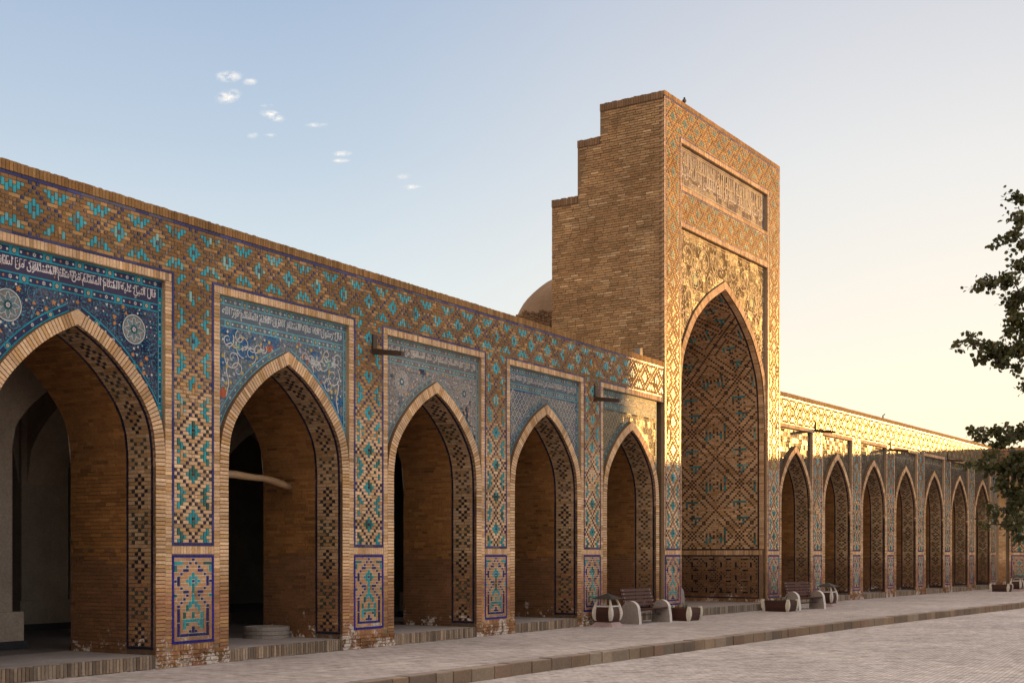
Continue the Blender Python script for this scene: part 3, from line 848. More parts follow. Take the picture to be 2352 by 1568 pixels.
# ------------------------------------------------------------------ portal
def portal():
    rt = thing('portal', 'tall sunlit brick portal with deep pointed arch and long inscription panel', 'portal', (PA[0], PA[1], 0), angP)
    W = widP; c = W/2; a = 2.93; rel = .085; cu = .80/13; cv = .0615
    T = T0
    path = Path(a, .2, 5.3, 9.34, PROF_P); rimt = .2
    top = 13.88; zf = 13.31
    x0, x1 = 1.0, W - 1.0      # recessed rectangles
    m = (.36, .25, .16)
    w_ = MB()
    w_.box(T, .035, x0, 0, top - .13, -.1, rel - .004, m, 'mortar')
    w_.box(T, x1, W, 0, top - .13, -.1, rel - .004, m, 'mortar')
    w_.box(T, x0, x1, 12.75, top - .13, -.1, rel - .004, m, 'mortar')
    w_.box(T, x0, x1, 10.5, 11.6, -.1, rel - .004, m, 'mortar')
    # body: side slabs with stepped top, back slab
    def slab(u0, u1, d0, d1, z0, z1, col=(.17, .115, .07)):
        w_.box(lambda u, v, w: (u, w, v), u1, u0, z0, z1, d0, d1, col, 'roughbrick', True)
    slab(.02, c - a - .015, .02, 1.86, 0, 13.80); slab(.02, c - a - .015, 1.86, 2.57, 0, 12.93); slab(.02, c - a - .015, 2.57, 3.4, 0, 11.43)
    slab(c + a + .015, W - .01, .02, 1.86, 0, 13.80); slab(c + a + .015, W - .01, 1.86, 2.57, 0, 12.93); slab(c + a + .015, W - .01, 2.57, 3.4, 0, 11.43)
    slab(.3, W - .3, .03, 1.86, 9.45, 13.75); slab(.3, W - .3, 1.86, 2.57, 9.45, 12.9); slab(.3, W - .3, 2.57, 3.4, 9.45, 11.4)
    w_.build('portal_wall', rt)
    # bricks of the left side wall
    s = MB(); TS = lambda u, v, w: (-w, u, v)    # u = depth
    def TSf(u, v, w): return (.02 - w, u, v)
    def prof(d): return 13.80 if d < 1.86 else (12.93 if d < 2.57 else 11.43)
    z = 6.2; k = 0
    while z < 13.72:
        d = -.06 + (.12 if k % 2 else 0)
        if k % 2: pass
        while d < 3.38:
            l = R.uniform(.22, .30); e = min(3.4, d + l)
            if e - d > .05 and z + .07 < prof(max(d, 0) + .001 if e > 1.86 or True else d) and z + .07 < prof(e - .001) - .1:
                n_ = noise.noise(Vector((d*1.1, z*.8, 3.1))) + .55*noise.noise(Vector((d*2.4, z*3.0, 9)))
                base = lerp((.27, .165, .085), (.34, .22, .12), min(1, max(0, n_*2 + .3)))
                if R.random() < .16: base = lerp(base, (.19, .115, .06), .6)
                elif R.random() < .09: base = lerp(base, (.44, .32, .20), .8)
                if R.random() < .001: base = (.02, .012, .008)
                jw = R.uniform(-.006, .012)
                s.hexa([TSf(e - .008, z + .007 + R.uniform(-.004, .004), .012 + jw), TSf(d + .006, z + .007 + R.uniform(-.004, .004), .012 + jw), TSf(d + .006, z + .054 + R.uniform(-.005, .005), .010 + jw), TSf(e - .008, z + .054 + R.uniform(-.005, .005), .010 + jw)],
                       [TSf(e - .008, z + .007, -.01), TSf(d + .006, z + .007, -.01), TSf(d + .006, z + .054, -.01), TSf(e - .008, z + .054, -.01)], jit(base, .15), 'roughbrick')
            d = e if e > d + .05 else d + .06
            if e >= 3.4: break
        z += .066; k += 1
    s.build('side_brickwork', rt)
    cp = MB()
    capc = lambda z: jit(lerp(BROWN, TAN, R.uniform(.1, .6)), .15)
    soldier(cp, T, 0, W, 13.755, top, rel - .02, colf=capc, proud=.03, ragged=.005)
    for d0, d1, zz in ((-.06, 1.86, 13.80), (1.86, 2.57, 12.93), (2.57, 3.4, 11.43)):
        n = round((d1 - d0)/.075); st = (d1 - d0)/n
        for i in range(n):
            e0, e1 = d0 + i*st + .004, d0 + (i+1)*st - .004; tt = zz + .075 + R.uniform(-.012, .008)
            col = jit((.16, .10, .06), .25)
            cp.hexa([TSf(e1, zz - .12, .03), TSf(e0, zz - .12, .03), TSf(e0, tt, .03), TSf(e1, tt, .03)], [TSf(e1, zz - .12, -1.0), TSf(e0, zz - .12, -1.0), TSf(e0, tt, -1.0), TSf(e1, tt, -1.0)], col, 'roughbrick')
            if d0 > 0 or d1 < 2: pass
        cp.box(lambda u, v, w: (u, w, v), W - .02, .9, zz, zz + .07, max(.0, d0), d1, (.2, .13, .08), 'roughbrick', True)
    cp.build('parapet_cap', rt)
    # frieze and bands
    fz = MB(); n = int(W/cu/2)*2; c0 = round((0 - .5)/cu)
    ctr = .5   # centre of the left pilaster
    nc = int((W - .06)/cu)
    rows = [''.join(pat(i - 6, r) for i in range(nc)) for r in range(-6, 7)]
    cuu = (W - .2)/nc
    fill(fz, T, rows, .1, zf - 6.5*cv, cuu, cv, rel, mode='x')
    line(fz, T, 0.0, W, zf + 6.5*cv, 13.752, rel, cb)
    for u in (.0, W - .1):
        z = 1.8
        while z < 13.7: fz.box(T, u + .004, u + .055, z + .004, z + .056, rel - .004, rel + .008, bcol(3, 1), 'brick', tilt=.001); z += .06
        line(fz, T, u + .058, u + .096, 1.8, 13.7, rel, cb)
    # band between the two panels
    z = 10.5 + .16; nr = int((11.48 - .04 - z)/cv); nb = int((x1 - x0)/cu)
    rows = [''.join(pat(i - 4, r - nr//2) for i in range(nb)) for r in range(nr)]
    fill(fz, T, rows, x0 + .02, z, (x1 - x0 - .04)/nb, (11.44 - z)/nr, rel, mode='x')
    for (z0, z1) in ((12.755, 12.87), (11.485, 11.595), (10.505, 10.62)):
        soldier(fz, T, x0 - .06, x1 + .06, z0, z1, rel, proud=.02)
    line(fz, T, x0 - .1, x1 + .1, 12.875, zf - 6.5*cv - .002, rel, cb); line(fz, T, x0, x1, 10.625, 10.66, rel, cb); line(fz, T, x0, x1, 11.445, 11.48, rel, cb)
    fz.build('frieze', rt)
    # pilasters
    for sg, uc in ((-1, .5), (1, W - .5)):
        pm = MB(); TT = TO(uc, 0); nr = int((zf - 6.5*cv - 1.835)/cv); z0 = zf - 6.5*cv - nr*cv
        rows = [''.join(pat(cc, -7 - (nr - 1 - r), True) for cc in range(-6, 7)) for r in range(nr)]
        fill(pm, TT, rows, -6.5*cu, z0, cu, cv, rel, mode='x')
        line(pm, TT, -.4, .4, z0 - .042, z0 - .004, rel, cb)
        e = sorted((uc - sg*.404, uc - sg*.444)); line(pm, T, e[0], e[1], z0 - .04, 12.87, rel, cb)
        e = sorted((uc - sg*.447, uc - sg*.5)); zz = .3
        while zz < 12.75: pm.box(T, e[0] + .003, e[1] - .003, zz + .004, zz + .056, rel - .004, rel + .012, bcol(3 if zz > 1.5 else zz, 1), 'brick', tilt=.001); zz += .06
        pm.build('pier_panel', rt)
        db = MB(); ss = (1.66 - .34 - .085)/23
        fill(db, TT, DADO, -6.5*cu, .382, cu, ss, rel, th=.004, g=.0045, mode='dado')
        db.face([TT(-.4, .38, rel + .001), TT(.4, .38, rel + .001), TT(.4, 1.62, rel + .001), TT(-.4, 1.62, rel + .001)], (.46, .43, .40), 'mortar')
        for q in (-.442, .402): line(db, TT, q, q + .04, .34, 1.66, rel, lambda z: jit((.010, .008, .21), .2))
        line(db, TT, -.4, .4, .34, .38, rel, lambda z: jit((.010, .008, .21), .2)); line(db, TT, -.4, .4, 1.62, 1.66, rel, lambda z: jit((.010, .008, .21), .2))
        soldier(db, TT, -.44, .44, 1.672, z0 - .052, rel); soldier(db, TT, -.44, .44, .24, .33, rel)
        for k in range(4):
            x = -.5
            while x < .5:
                l = R.choice((.12, .24)); xe = min(.5, x + l)
                db.box(TT, x + .006, xe - .006, k*.06 + .005, k*.06 + .055, rel - .03, rel + .012 + R.uniform(0, .03), jit(lerp(RED, BROWN, R.random()), .2), 'brick', tilt=.006); x += l
        db.build('dado_panel', rt)
    # spandrel panel
    sm = MB(); n = 70
    for i in range(n):
        ua, ub = x0 + (x1 - x0)*i/n, x0 + (x1 - x0)*(i+1)/n
        za = path.zat(min(abs(ua - c), a - .002)) ; zb = path.zat(min(abs(ub - c), a - .002))
        if abs(ua - c) >= a: za = .2
        if abs(ub - c) >= a: zb = .2
        sm.face([T(ua, za, 0), T(ub, zb, 0), T(ub, 10.5, 0), T(ua, 10.5, 0)], (1, 1, 1), 'tile_portal')
    sp = sm.build('spandrel_panel', rt)
    d = MB(); GOLD = (.46, .36, .25); GR = (.05, .04, .03)
    def ok(x, y):
        dx = abs(x - c)
        if dx > c - x0 - .14 or y > 10.36: return False
        return y > path.zat(dx, rimt + .06) + .01
    for q in (.05, .12): 
        ribbon(d, [(x0 + q, 5.4), (x0 + q, 10.5 - q), (x1 - q, 10.5 - q), (x1 - q, 5.4)], .02, .006, GOLD)
    for sg in (-1, 1):
        cx, cy = c + sg*1.95, 9.25
        ring(d, cx, cy, .34, .03, .008, GOLD, 48, 8, .04); ring(d, cx, cy, .2, .025, .008, (.16, .3, .25), 32, 6, .02); disc(d, cx, cy, .14, .009, (.22, .33, .2)); flower(d, cx, cy, .09, .011, YEL, 8)
        cx, cy = c + sg*2.42, 8.1
        for r in (.30, .2, .1): ring(d, cx, cy, r, .025, .008, GOLD if r != .2 else (.14, .12, .14), 32, 0, 0, ok)
        for dx, dy, r, t in ((1.35, 9.85, .36, 1.4), (.62, 9.95, .30, 1.4), (.95, 9.35, .3, 1.3), (2.4, 9.8, .34, 1.4), (2.35, 8.75, .26, 1.3), (1.75, 8.7, .2, 1.1), (.35, 9.75, .2, 1.2), (2.55, 7.45, .2, 1.2), (2.6, 9.3, .2, 1.2)):
            spiral(d, c + sg*dx, dy, r, t, R.uniform(0, 6), .034, .008, GOLD, ok, sg); spiral(d, c + sg*dx, dy, r*.65, t, R.uniform(0, 6), .02, .0085, GR, ok, -sg)
    done = []
    for _ in range(2600):
        x, y = R.uniform(x0, x1), R.uniform(6, 10.4)
        if not ok(x, y) or any(abs(x - e[0]) + abs(y - e[1]) < .12 for e in done): continue
        done.append((x, y)); k = R.random()
        if k < .5: flower(d, x, y, R.uniform(.03, .06), .007, jit(GOLD, .2), R.choice((3, 5, 6)))
        elif k < .8: spiral(d, x, y, R.uniform(.06, .13), 1, R.uniform(0, 6), .016, .0075, jit(GR, .3), ok, 1, 10)
        else: flower(d, x, y, .04, .007, jit((.16, .22, .14), .3), 4)
    for _ in range(150):
        x, y = R.uniform(x0, x1), R.uniform(5.6, 10.4)
        if ok(x, y): spiral(d, x, y, R.uniform(.08, .2), R.uniform(.8, 1.3), R.uniform(0, 6), R.uniform(.016, .026), .009 + R.uniform(0, .002), jit(GOLD, .2), ok, R.choice((-1, 1)), 16)
    d.build('mosaic_ornament', sp)
    rb = MB(); rim(rb, path, c, rimt, -.01, .04, colf=lambda z: bcol(3, 1), z_lo=5.4)
    rb.build('arch_rim', rt)
    # inscription panel
    im = MB(); im.face([T(x0, 11.6, 0), T(x1, 11.6, 0), T(x1, 12.75, 0), T(x0, 12.75, 0)], (1, 1, 1), 'tile_text')
    ip = im.build('inscription_panel', rt)
    d = MB()
    for q in (.05, .10): ribbon(d, [(x0 + q, 11.6 + q), (x0 + q, 12.75 - q), (x1 - q, 12.75 - q), (x1 - q, 11.6 + q), (x0 + q, 11.6 + q)], .018, .006, (.5, .44, .4))
    put_text(d, HADITH, x0 + .2, x1 - .2, 11.78, 12.28, .008, (.60, .52, .45)); put_text(d, HADITH2, x0 + .25, x1 - .25, 12.05, 12.6, .0105, (.5, .40, .28))
    x = x0 + .2
    while x < x1 - .2:
        ribbon(d, [(x, 11.95), (x + R.uniform(-.01, .01), 12.6)], .024, .0125, (.50, .44, .40)); 
        if R.random() < .5: spiral(d, x + .05, R.uniform(11.85, 12.5), R.uniform(.05, .1), 1, R.uniform(0, 6), .014, .007, (.35, .26, .17), None, 1, 12)
        x += R.uniform(.09, .2)
    d.build('inscription', ip)
    # deep vault of the portal
    v = MB(); D = 3.3
    soffit_surface(v, path, c, -.02, D, (.24, .15, .09), k=80)
    b0 = .16; cd = .0625
    nd = int((D - b0 - .06)/cd); z_d = 1.66
    def IW(x_, y_):
        d1, d2 = (x_ + y_) % 26, (x_ - y_) % 26
        if d1 == 0 or d2 == 0: return 'K'
        x, y = x_ % 26, y_ % 26
        if y == 13 and x_ % 2: return 'K'
        if x == 13 and y_ % 2: return 'K'
        if (y == 4 and 10 <= x <= 16): return 'H'
        if (x == 16 and y in (2, 3)) or (x == 13 and y == 2) : return 'T'
        if (x == 21 and 10 <= y <= 16) or (x == 5 and 9 <= y <= 14): return 'T'
        if (y in (10, 11, 12) and x in (23, 3)) or (y == 12 and x in (24, 2)): return 'T'
        if y == 22 and 9 <= x <= 14: return 'H'
        if (x, y) in ((10, 20), (11, 20), (12, 19), (11, 21)): return 't'
        q = min(d1, 26 - d1) + min(d2, 26 - d2)
        if d1 in (4, 22) and d2 % 2 == 0 and 4 < d2 < 22 : return 'k'
        if d2 in (4, 22) and d1 % 2 == 0 and 4 < d1 < 22 : return 'k'
        if 8 <= d1 <= 18 and 8 <= d2 <= 18 and (d1 + d2) % 4 == 0 and (x_ + 2*y_) % 3 == 0: return 'k'
        if x % 13 in (6, 7) and y % 13 in (6, 7) : return 'k'
        return '.'
    def DK(x, y):
        k = (x*7 + y*11 + (x//4)*(y//3)) % 9
        if y in (0, 1): return '.'
        if x % 8 == 3 and y % 7 in (2, 3, 4): return 'V'
        if y % 6 == 2 and x % 9 in (5, 6, 7): return 'D'
        if k in (0, 4) and (x + y) % 2 == 0: return 'C'
        if x % 8 in (0, 6) and y % 6 in (0, 4): return 'K'
        if x % 6 == 5 and y % 5 in (1, 2): return 'b'
        return '.'
    for sg in (1, -1):
        TT = soffit_T(path, c, sg)
        n = int((path.L - (1.86 - .2) - .08)/cd)
        rows = [''.join(IW(x + 4, y + 7) for x in range(nd)) for y in range(n)]
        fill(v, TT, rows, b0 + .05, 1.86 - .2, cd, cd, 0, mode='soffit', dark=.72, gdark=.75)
        nn = 22
        rows = [''.join(DK(x, y) for x in range(nd)) for y in range(nn)]
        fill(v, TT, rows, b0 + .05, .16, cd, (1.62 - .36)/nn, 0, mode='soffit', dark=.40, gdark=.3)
        dk = lambda z: jit((.012, .012, .035), .3)
        line(v, TT, b0, b0 + .04, 1.66, path.L - .1, 0, dk); line(v, TT, b0, b0 + .04, .14, 1.44, 0, dk)
        line(v, TT, b0, D, 1.62, 1.655, 0, dk); line(v, TT, b0, D, 1.425, 1.46, 0, dk); line(v, TT, b0, D, .12, .155, 0, dk)
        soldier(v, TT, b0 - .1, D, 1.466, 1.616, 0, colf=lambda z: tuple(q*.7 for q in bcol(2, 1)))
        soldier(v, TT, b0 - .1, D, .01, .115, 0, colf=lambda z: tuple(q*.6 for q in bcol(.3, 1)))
        k = 0; l = 1.66
        while l < path.L - .05:
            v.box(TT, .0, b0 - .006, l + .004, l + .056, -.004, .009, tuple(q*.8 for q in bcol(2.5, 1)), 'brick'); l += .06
    bw = MB()
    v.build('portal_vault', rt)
    bw.box(lambda u, v_, w: (u, w, v_), W - .6, .6, 0, 9.6, D, D + .1, (.16, .09, .05), 'brick', True)
    bw.build('back_wall', rt)
    sb = MB()
    soldier(sb, T, c - a + .01, c + a - .01, .005, .21, .3, pitch=.06, colf=lambda z: jit(lerp((.30, .25, .20), (.12, .10, .08), R.random()), .2), mat='stone', proud=.012, g=.009, ragged=.008)
    sb.box(T, c - a, c + a, 0, .206, -3.4, .3, (.28, .25, .235), 'stone', True)
    sb.build('step', rt)
    return rt, path
port, pathP = portal()

# inner gallery of the left arcade: plastered piers with pointed arches
def gallery():
    B = BL
    for row, dd in enumerate((3.3, 7.2, 11.0)):
        for i in range(-2, 4):
            uc = .6 + i*B
            if row and i > 2: continue
            m = MB(); col = (.44, .35, .27) if row == 0 else (.38, .31, .25)
            TB = lambda u, v, w: (u, w, v)
            hw = .55
            m.box(TB, uc + hw, uc - hw, .2, 6.5, dd - .5, dd + .5, col, 'plaster', True)
            m.box(TB, uc + hw + .12, uc - hw - .12, .32, .78, dd - .62, dd + .62, col, 'plaster', True)
            m.box(TB, uc + hw + .16, uc - hw - .16, .2, .33, dd - .66, dd + .66, (.05, .05, .055), 'plaster', True)
            # arch to the next pier and across to the next row
            pa = Path((B - 1.1)/2, .3, 3.0, 4.75, PROF_A); k = 26
            for ax in (0, 1):
                if ax == 1:
                    span = 3.9 if row < 2 else 0
                    if not span: continue
                    pb = Path((span - 1.0)/2, .3, 3.0, 4.75, PROF_A)
                    mid = dd + span/2
                else: pb = pa; mid = uc + B/2
                aa = pb.p[0][0]
                for j in range(k):
                    u0 = -aa + 2*aa*j/k; u1 = -aa + 2*aa*(j+1)/k
                    z0, z1 = pb.zat(min(abs(u0), aa - .001)), pb.zat(min(abs(u1), aa - .001))
                    if ax == 0:
                        for s_, y in ((1, dd - .42), (-1, dd + .42)):
                            f = [(mid+u0, y, z0), (mid+u1, y, z1), (mid+u1, y, 6.5), (mid+u0, y, 6.5)]
                            m.face(f if s_ > 0 else f[::-1], col, 'plaster')
                        m.face([(mid+u0, dd-.42, z0), (mid+u0, dd+.42, z0), (mid+u1, dd+.42, z1), (mid+u1, dd-.42, z1)], col, 'plaster')
                    else:
                        for s_, x in ((1, uc - .42), (-1, uc + .42)):
                            f = [(x, mid+u1, z1), (x, mid+u0, z0), (x, mid+u0, 6.5), (x, mid+u1, 6.5)]
                            m.face(f if s_ > 0 else f[::-1], col, 'plaster')
                        m.face([(uc-.42, mid+u1, z1), (uc+.42, mid+u1, z1), (uc+.42, mid+u0, z0), (uc-.42, mid+u0, z0)], col, 'plaster')
            m.build('plaster_pier', left)
gallery()

# ------------------------------------------------------------------ wall extras
def tube(mb, pts, rad, col, mat, n=8, caps=True):
    rings = []
    for i, p in enumerate(pts):
        p = Vector(p); a = Vector(pts[max(0, i-1)]); b = Vector(pts[min(len(pts)-1, i+1)])
        t = (b - a).normalized(); up = Vector((0, 0, 1)) if abs(t.z) < .9 else Vector((1, 0, 0))
        x = t.cross(up).normalized(); y = x.cross(t); r = rad[i] if isinstance(rad, (list, tuple)) else rad
        rings.append([tuple(p + x*r*math.cos(6.2832*k/n) + y*r*math.sin(6.2832*k/n)) for k in range(n)])
    base = len(mb.v); k_ = mb.mi(mat)
    for rg in rings: mb.v += rg
    for i in range(len(rings) - 1):
        for k in range(n):
            a, b = base + i*n + k, base + i*n + (k+1) % n
            mb.f.append((a, b, b + n, a + n)); mb.c.append(col); mb.m.append(k_)
    if caps:
        mb.f.append(tuple(base + k for k in reversed(range(n)))); mb.c.append(col); mb.m.append(k_)
        mb.f.append(tuple(base + (len(rings)-1)*n + k for k in range(n))); mb.c.append(col); mb.m.append(k_)
def spout(parent, u, z, l, rel):
    m = MB(); c = (.05, .028, .018)
    T = T0
    m.hexa([T(u-.05, z-.05, rel), T(u+.05, z-.05, rel), T(u+.05, z+.05, rel), T(u-.05, z+.05, rel)][::-1],
           [T(u-.045, z-.13, rel+l), T(u+.045, z-.13, rel+l), T(u+.045, z-.05, rel+l), T(u-.045, z-.05, rel+l)][::-1], c, 'wood', True)
    m.box(T, u - .055, u + .055, z + .02, z + .30, rel, rel + .05, c, 'wood', True)
    m.build('waterspout', parent)
spout(left, 1.53*BL, 5.31, .66, .07); spout(left, 3.53*BL, 5.36, .66, .07)
spout(right, .45*BR, 5.99, .75, .09); spout(right, 2.49*BR, 5.86, .75, .09); spout(right, 4.49*BR, 5.92, .75, .09)

def Lw(u, d, ang=angL, O=OL):
    e = (math.cos(ang), math.sin(ang)); return (O[0] + e[0]*u - e[1]*d, O[1] + e[1]*u + e[0]*d)
# bent timber across the second arch
m = MB(); pts = []
for i in range(13):
    t = i/12; u = BL - .327*BL - .03 + t*(.654*BL + .02)
    x, y = Lw(u, 1.1); pts.append((x, y, 2.96 + .05*math.sin(t*3.1) - .09*max(0, t-.72)/.28 + .012*math.sin(t*17)))
tube(m, pts, [.06 + .006*math.sin(i*1.3) for i in range(13)], (.42, .27, .15), 'wood', 10)
o = m.build('timber_beam', smooth=True); tag(o, 'bent pale timber beam wedged across the second arch opening', 'beam')
# stone drum in the second arch
dx, dy = P(602, 1467 - HOR, .2)
m = MB(); n = 28; prof_ = [(.40, .0), (.40, .055), (.385, .06), (.405, .065), (.405, .13), (.39, .135), (.405, .14), (.40, .2), (.36, .205), (.34, .17), (.0, .165)]
for (r0, z0), (r1, z1) in zip(prof_[:-1], prof_[1:]):
    for k in range(n):
        a0, a1 = 6.2832*k/n, 6.2832*(k+1)/n
        m.face([(r0*math.cos(a0), r0*math.sin(a0), z0), (r0*math.cos(a1), r0*math.sin(a1), z0), (r1*math.cos(a1), r1*math.sin(a1), z1), (r1*math.cos(a0), r1*math.sin(a0), z1)], jit((.26, .23, .21), .06), 'stone')
o = m.build('stone_drum'); o.location = (dx, dy + .42, .2); tag(o, 'low round ringed stone drum on the floor of the second arch', 'stone base')
# floodlight on the parapet near the portal
fl = thing('floodlight', 'small square floodlight on the parapet at the foot of the portal wall', 'floodlight', (*Lw(4.24*BL, .30), 6.73), angL)
m = MB(); c = (.12, .12, .13)
m.hexa([(.16, -.10, .06), (.16, .10, .06), (.13, .10, .30), (.13, -.10, .30)], [(.03, -.08, .08), (.03, .08, .08), (.03, .08, .27), (.03, -.08, .27)], c, 'metal', True); m.build('housing', fl)
m = MB(); m.face([(.165, -.08, .08), (.165, .08, .08), (.138, .08, .28), (.138, -.08, .28)], (.5, .5, .5), 'glaze'); m.build('lens', fl)
m = MB(); tube(m, [(.08, 0, -.02), (.08, 0, .08)], .02, c, 'metal', 6); m.build('bracket', fl)
# pigeon on the portal
def pigeon(loc, rz):
    o = thing('pigeon', 'dark pigeon perched on the top edge of the tall portal', 'pigeon', loc, rz)
    m = MB(); c = (.05, .055, .07)
    pts = [(-.15, 0, .075), (-.09, 0, .085), (-.03, 0, .10), (.04, 0, .125), (.08, 0, .165), (.095, 0, .20), (.105, 0, .225), (.125, 0, .228), (.15, 0, .222)]
    tube(m, pts, [.012, .03, .055, .06, .045, .028, .028, .016, .003], c, 'plain', 10); m.build('body', o, smooth=True)
    m = MB()
    for s in (-.02, .02): tube(m, [(.01, s, .08), (.015, s, 0)], .006, (.35, .1, .08), 'plain', 5)
    m.build('leg', o)
    m = MB(); tube(m, [(-.10, 0, .09), (-.22, 0, .05)], [.03, .022], (.03, .03, .04), 'plain', 6); m.build('tail', o)
e = (math.cos(angP), math.sin(angP))
pigeon((PA[0] + e[0]*1.36 , PA[1] + e[1]*1.36, 13.89), angP + .4)
# small bent bracket on the right arcade's parapet
m = MB(); x, y = Lw(2.41*BR, .1, angR, OR)
tube(m, [(x, y, 6.95), (x, y, 7.2), (x + .1, y + .1, 7.27)], .03, (.25, .17, .1), 'metal', 6)
o = m.build('roof_bracket'); tag(o, 'small bent bracket standing on the right arcade parapet', 'bracket')

# ------------------------------------------------------------------ dome and rubble wall
Zd = 46.0; xd = (1347 - CX)*Zd/F; rd = 179*Zd/F; zd = H + (HOR - 806)*Zd/F
m = MB(); n = 48; k = 20
for i in range(k):
    for j in range(n):
        def q(i, j):
            th = math.pi/2*i/k; ph = 6.28319*j/n
            rr = rd*(1 + .012*noise.noise(Vector((math.cos(ph)*3, math.sin(ph)*3, th*4))))
            return (rr*math.cos(th)*math.cos(ph), rr*math.cos(th)*math.sin(ph), rr*math.sin(th))
        m.face([q(i, j), q(i, j+1), q(i+1, j+1), q(i+1, j)], (.17, .11, .07), 'roughbrick')
o = thing('dome', 'low round brick dome rising behind the left arcade beside the portal', 'dome', (xd, Zd, zd))
m.build('dome_shell', o, smooth=True)
m = MB()
for j in range(n):
    a0, a1 = 6.28319*j/n, 6.28319*(j+1)/n; rr = rd + .0
    m.face([(rr*math.cos(a0), rr*math.sin(a0), -3.2), (rr*math.cos(a1), rr*math.sin(a1), -3.2), (rr*math.cos(a1), rr*math.sin(a1), 0), (rr*math.cos(a0), rr*math.sin(a0), 0)], (.22, .145, .09), 'roughbrick')
m.build('drum', o)
m = MB(); Zr = 39.0
n = 26; xa, xb = (1160 - CX)*Zr/F, (1275 - CX)*Zr/F
zr = H + (HOR - 722)*Zr/F
for i in range(n):
    u0, u1 = xa + (xb - xa)*i/n, xa + (xb - xa)*(i+1)/n
    t = i/n; zt = zr + .16*noise.noise(Vector((i*.35, 1, 1))) + .15*t - .35*max(0, .25 - t)/.25
    nrows = 26
    for r in range(nrows):
        z0 = zt - .085*(r+1); c = jit((.19, .12, .075), .25)
        m.box(lambda u, v, w: (u, Zr - w, v), u0 + R.uniform(-.03, .03), u1 + .02, z0 + .01, z0 + .08, -.5, R.uniform(0, .04), c, 'roughbrick')
m.box(lambda u, v, w: (u, Zr - w, v), xa + .05, xb, 6.3, zr - .15, -.6, -.01, (.2, .14, .09), 'roughbrick', True)
o = m.build('rubble_wall'); tag(o, 'low crumbling brick wall on the roof between parapet and dome', 'wall')

# ------------------------------------------------------------------ ground
kerb_pts = [(-1.94, 16.56), (.606, 20.47), (8.48, 32.1), (17.96, 44.9)]
d0 = Vector((kerb_pts[0][0] - kerb_pts[1][0], kerb_pts[0][1] - kerb_pts[1][1])).normalized()
d1 = Vector((kerb_pts[3][0] - kerb_pts[2][0], kerb_pts[3][1] - kerb_pts[2][1])).normalized()
K = [(kerb_pts[0][0] + d0.x*24, kerb_pts[0][1] + d0.y*24)] + kerb_pts + [(kerb_pts[3][0] + d1.x*34, kerb_pts[3][1] + d1.y*34)]
m = MB()
back = [(K[0][0] - 40, K[0][1] + 25)] + [(p[0] - 22, p[1] + 14) for p in K[1:-1]] + [(K[-1][0] - 25, K[-1][1] + 20)]
for i in range(len(K) - 1):
    m.face([(*K[i], 0), (*K[i+1], 0), (*back[i+1], 0), (*back[i], 0)], (1, 1, 1), 'walk_paving')
m.build('pavement', kind='structure')
m = MB(); S = 1500
m.face([(-S, -S, -.185), (S, -S, -.185), (S, S, -.185), (-S, S, -.185)], (1, 1, 1), 'court_paving')
m.build('courtyard_ground', kind='structure')
m = MB()
for i in range(len(K) - 1):
    a, b = Vector(K[i]), Vector(K[i+1]); e = (b - a).normalized(); nrm = Vector((e.y, -e.x)); Ls = (b - a).length; s = 0
    while s < Ls - .02:
        l = min(R.choice((.36, .40, .46, .52, .6)), Ls - s)
        if Ls - s - l < .15: l = Ls - s
        p0 = a + e*(s + .012); p1 = a + e*(s + l - .012)
        o1 = nrm*(.035 + R.uniform(-.012, .012)); o0 = nrm*-.22; zt = .006 + R.uniform(-.006, .005)
        col = jit(R.choice(((.21, .155, .11), (.25, .19, .135), (.22, .155, .105), (.17, .13, .10), (.27, .215, .165), (.21, .14, .10))), .12)
        ch = .012
        A, Bq, C, D_ = p0 + o1, p1 + o1, p1 + o0, p0 + o0
        bot = -.19
        m.hexa([(*A, bot), (*Bq, bot), (*Bq, zt - ch), (*A, zt - ch)], [(*D_, bot), (*C, bot), (*(C), zt), (*(D_), zt)], col, 'stone')
        A2, B2 = A - nrm*ch, Bq - nrm*ch
        m.face([(*A, zt - ch + .0005), (*Bq, zt - ch + .0005), (*B2, zt + .001), (*A2, zt + .001)], col, 'stone')
        m.face([(*A2, zt + .001), (*B2, zt + .001), (*C, zt + .0012), (*D_, zt + .0012)], lerp(col, (.36, .31, .30), .6), 'stone')
        s += l
m.build('kerb', kind='structure')

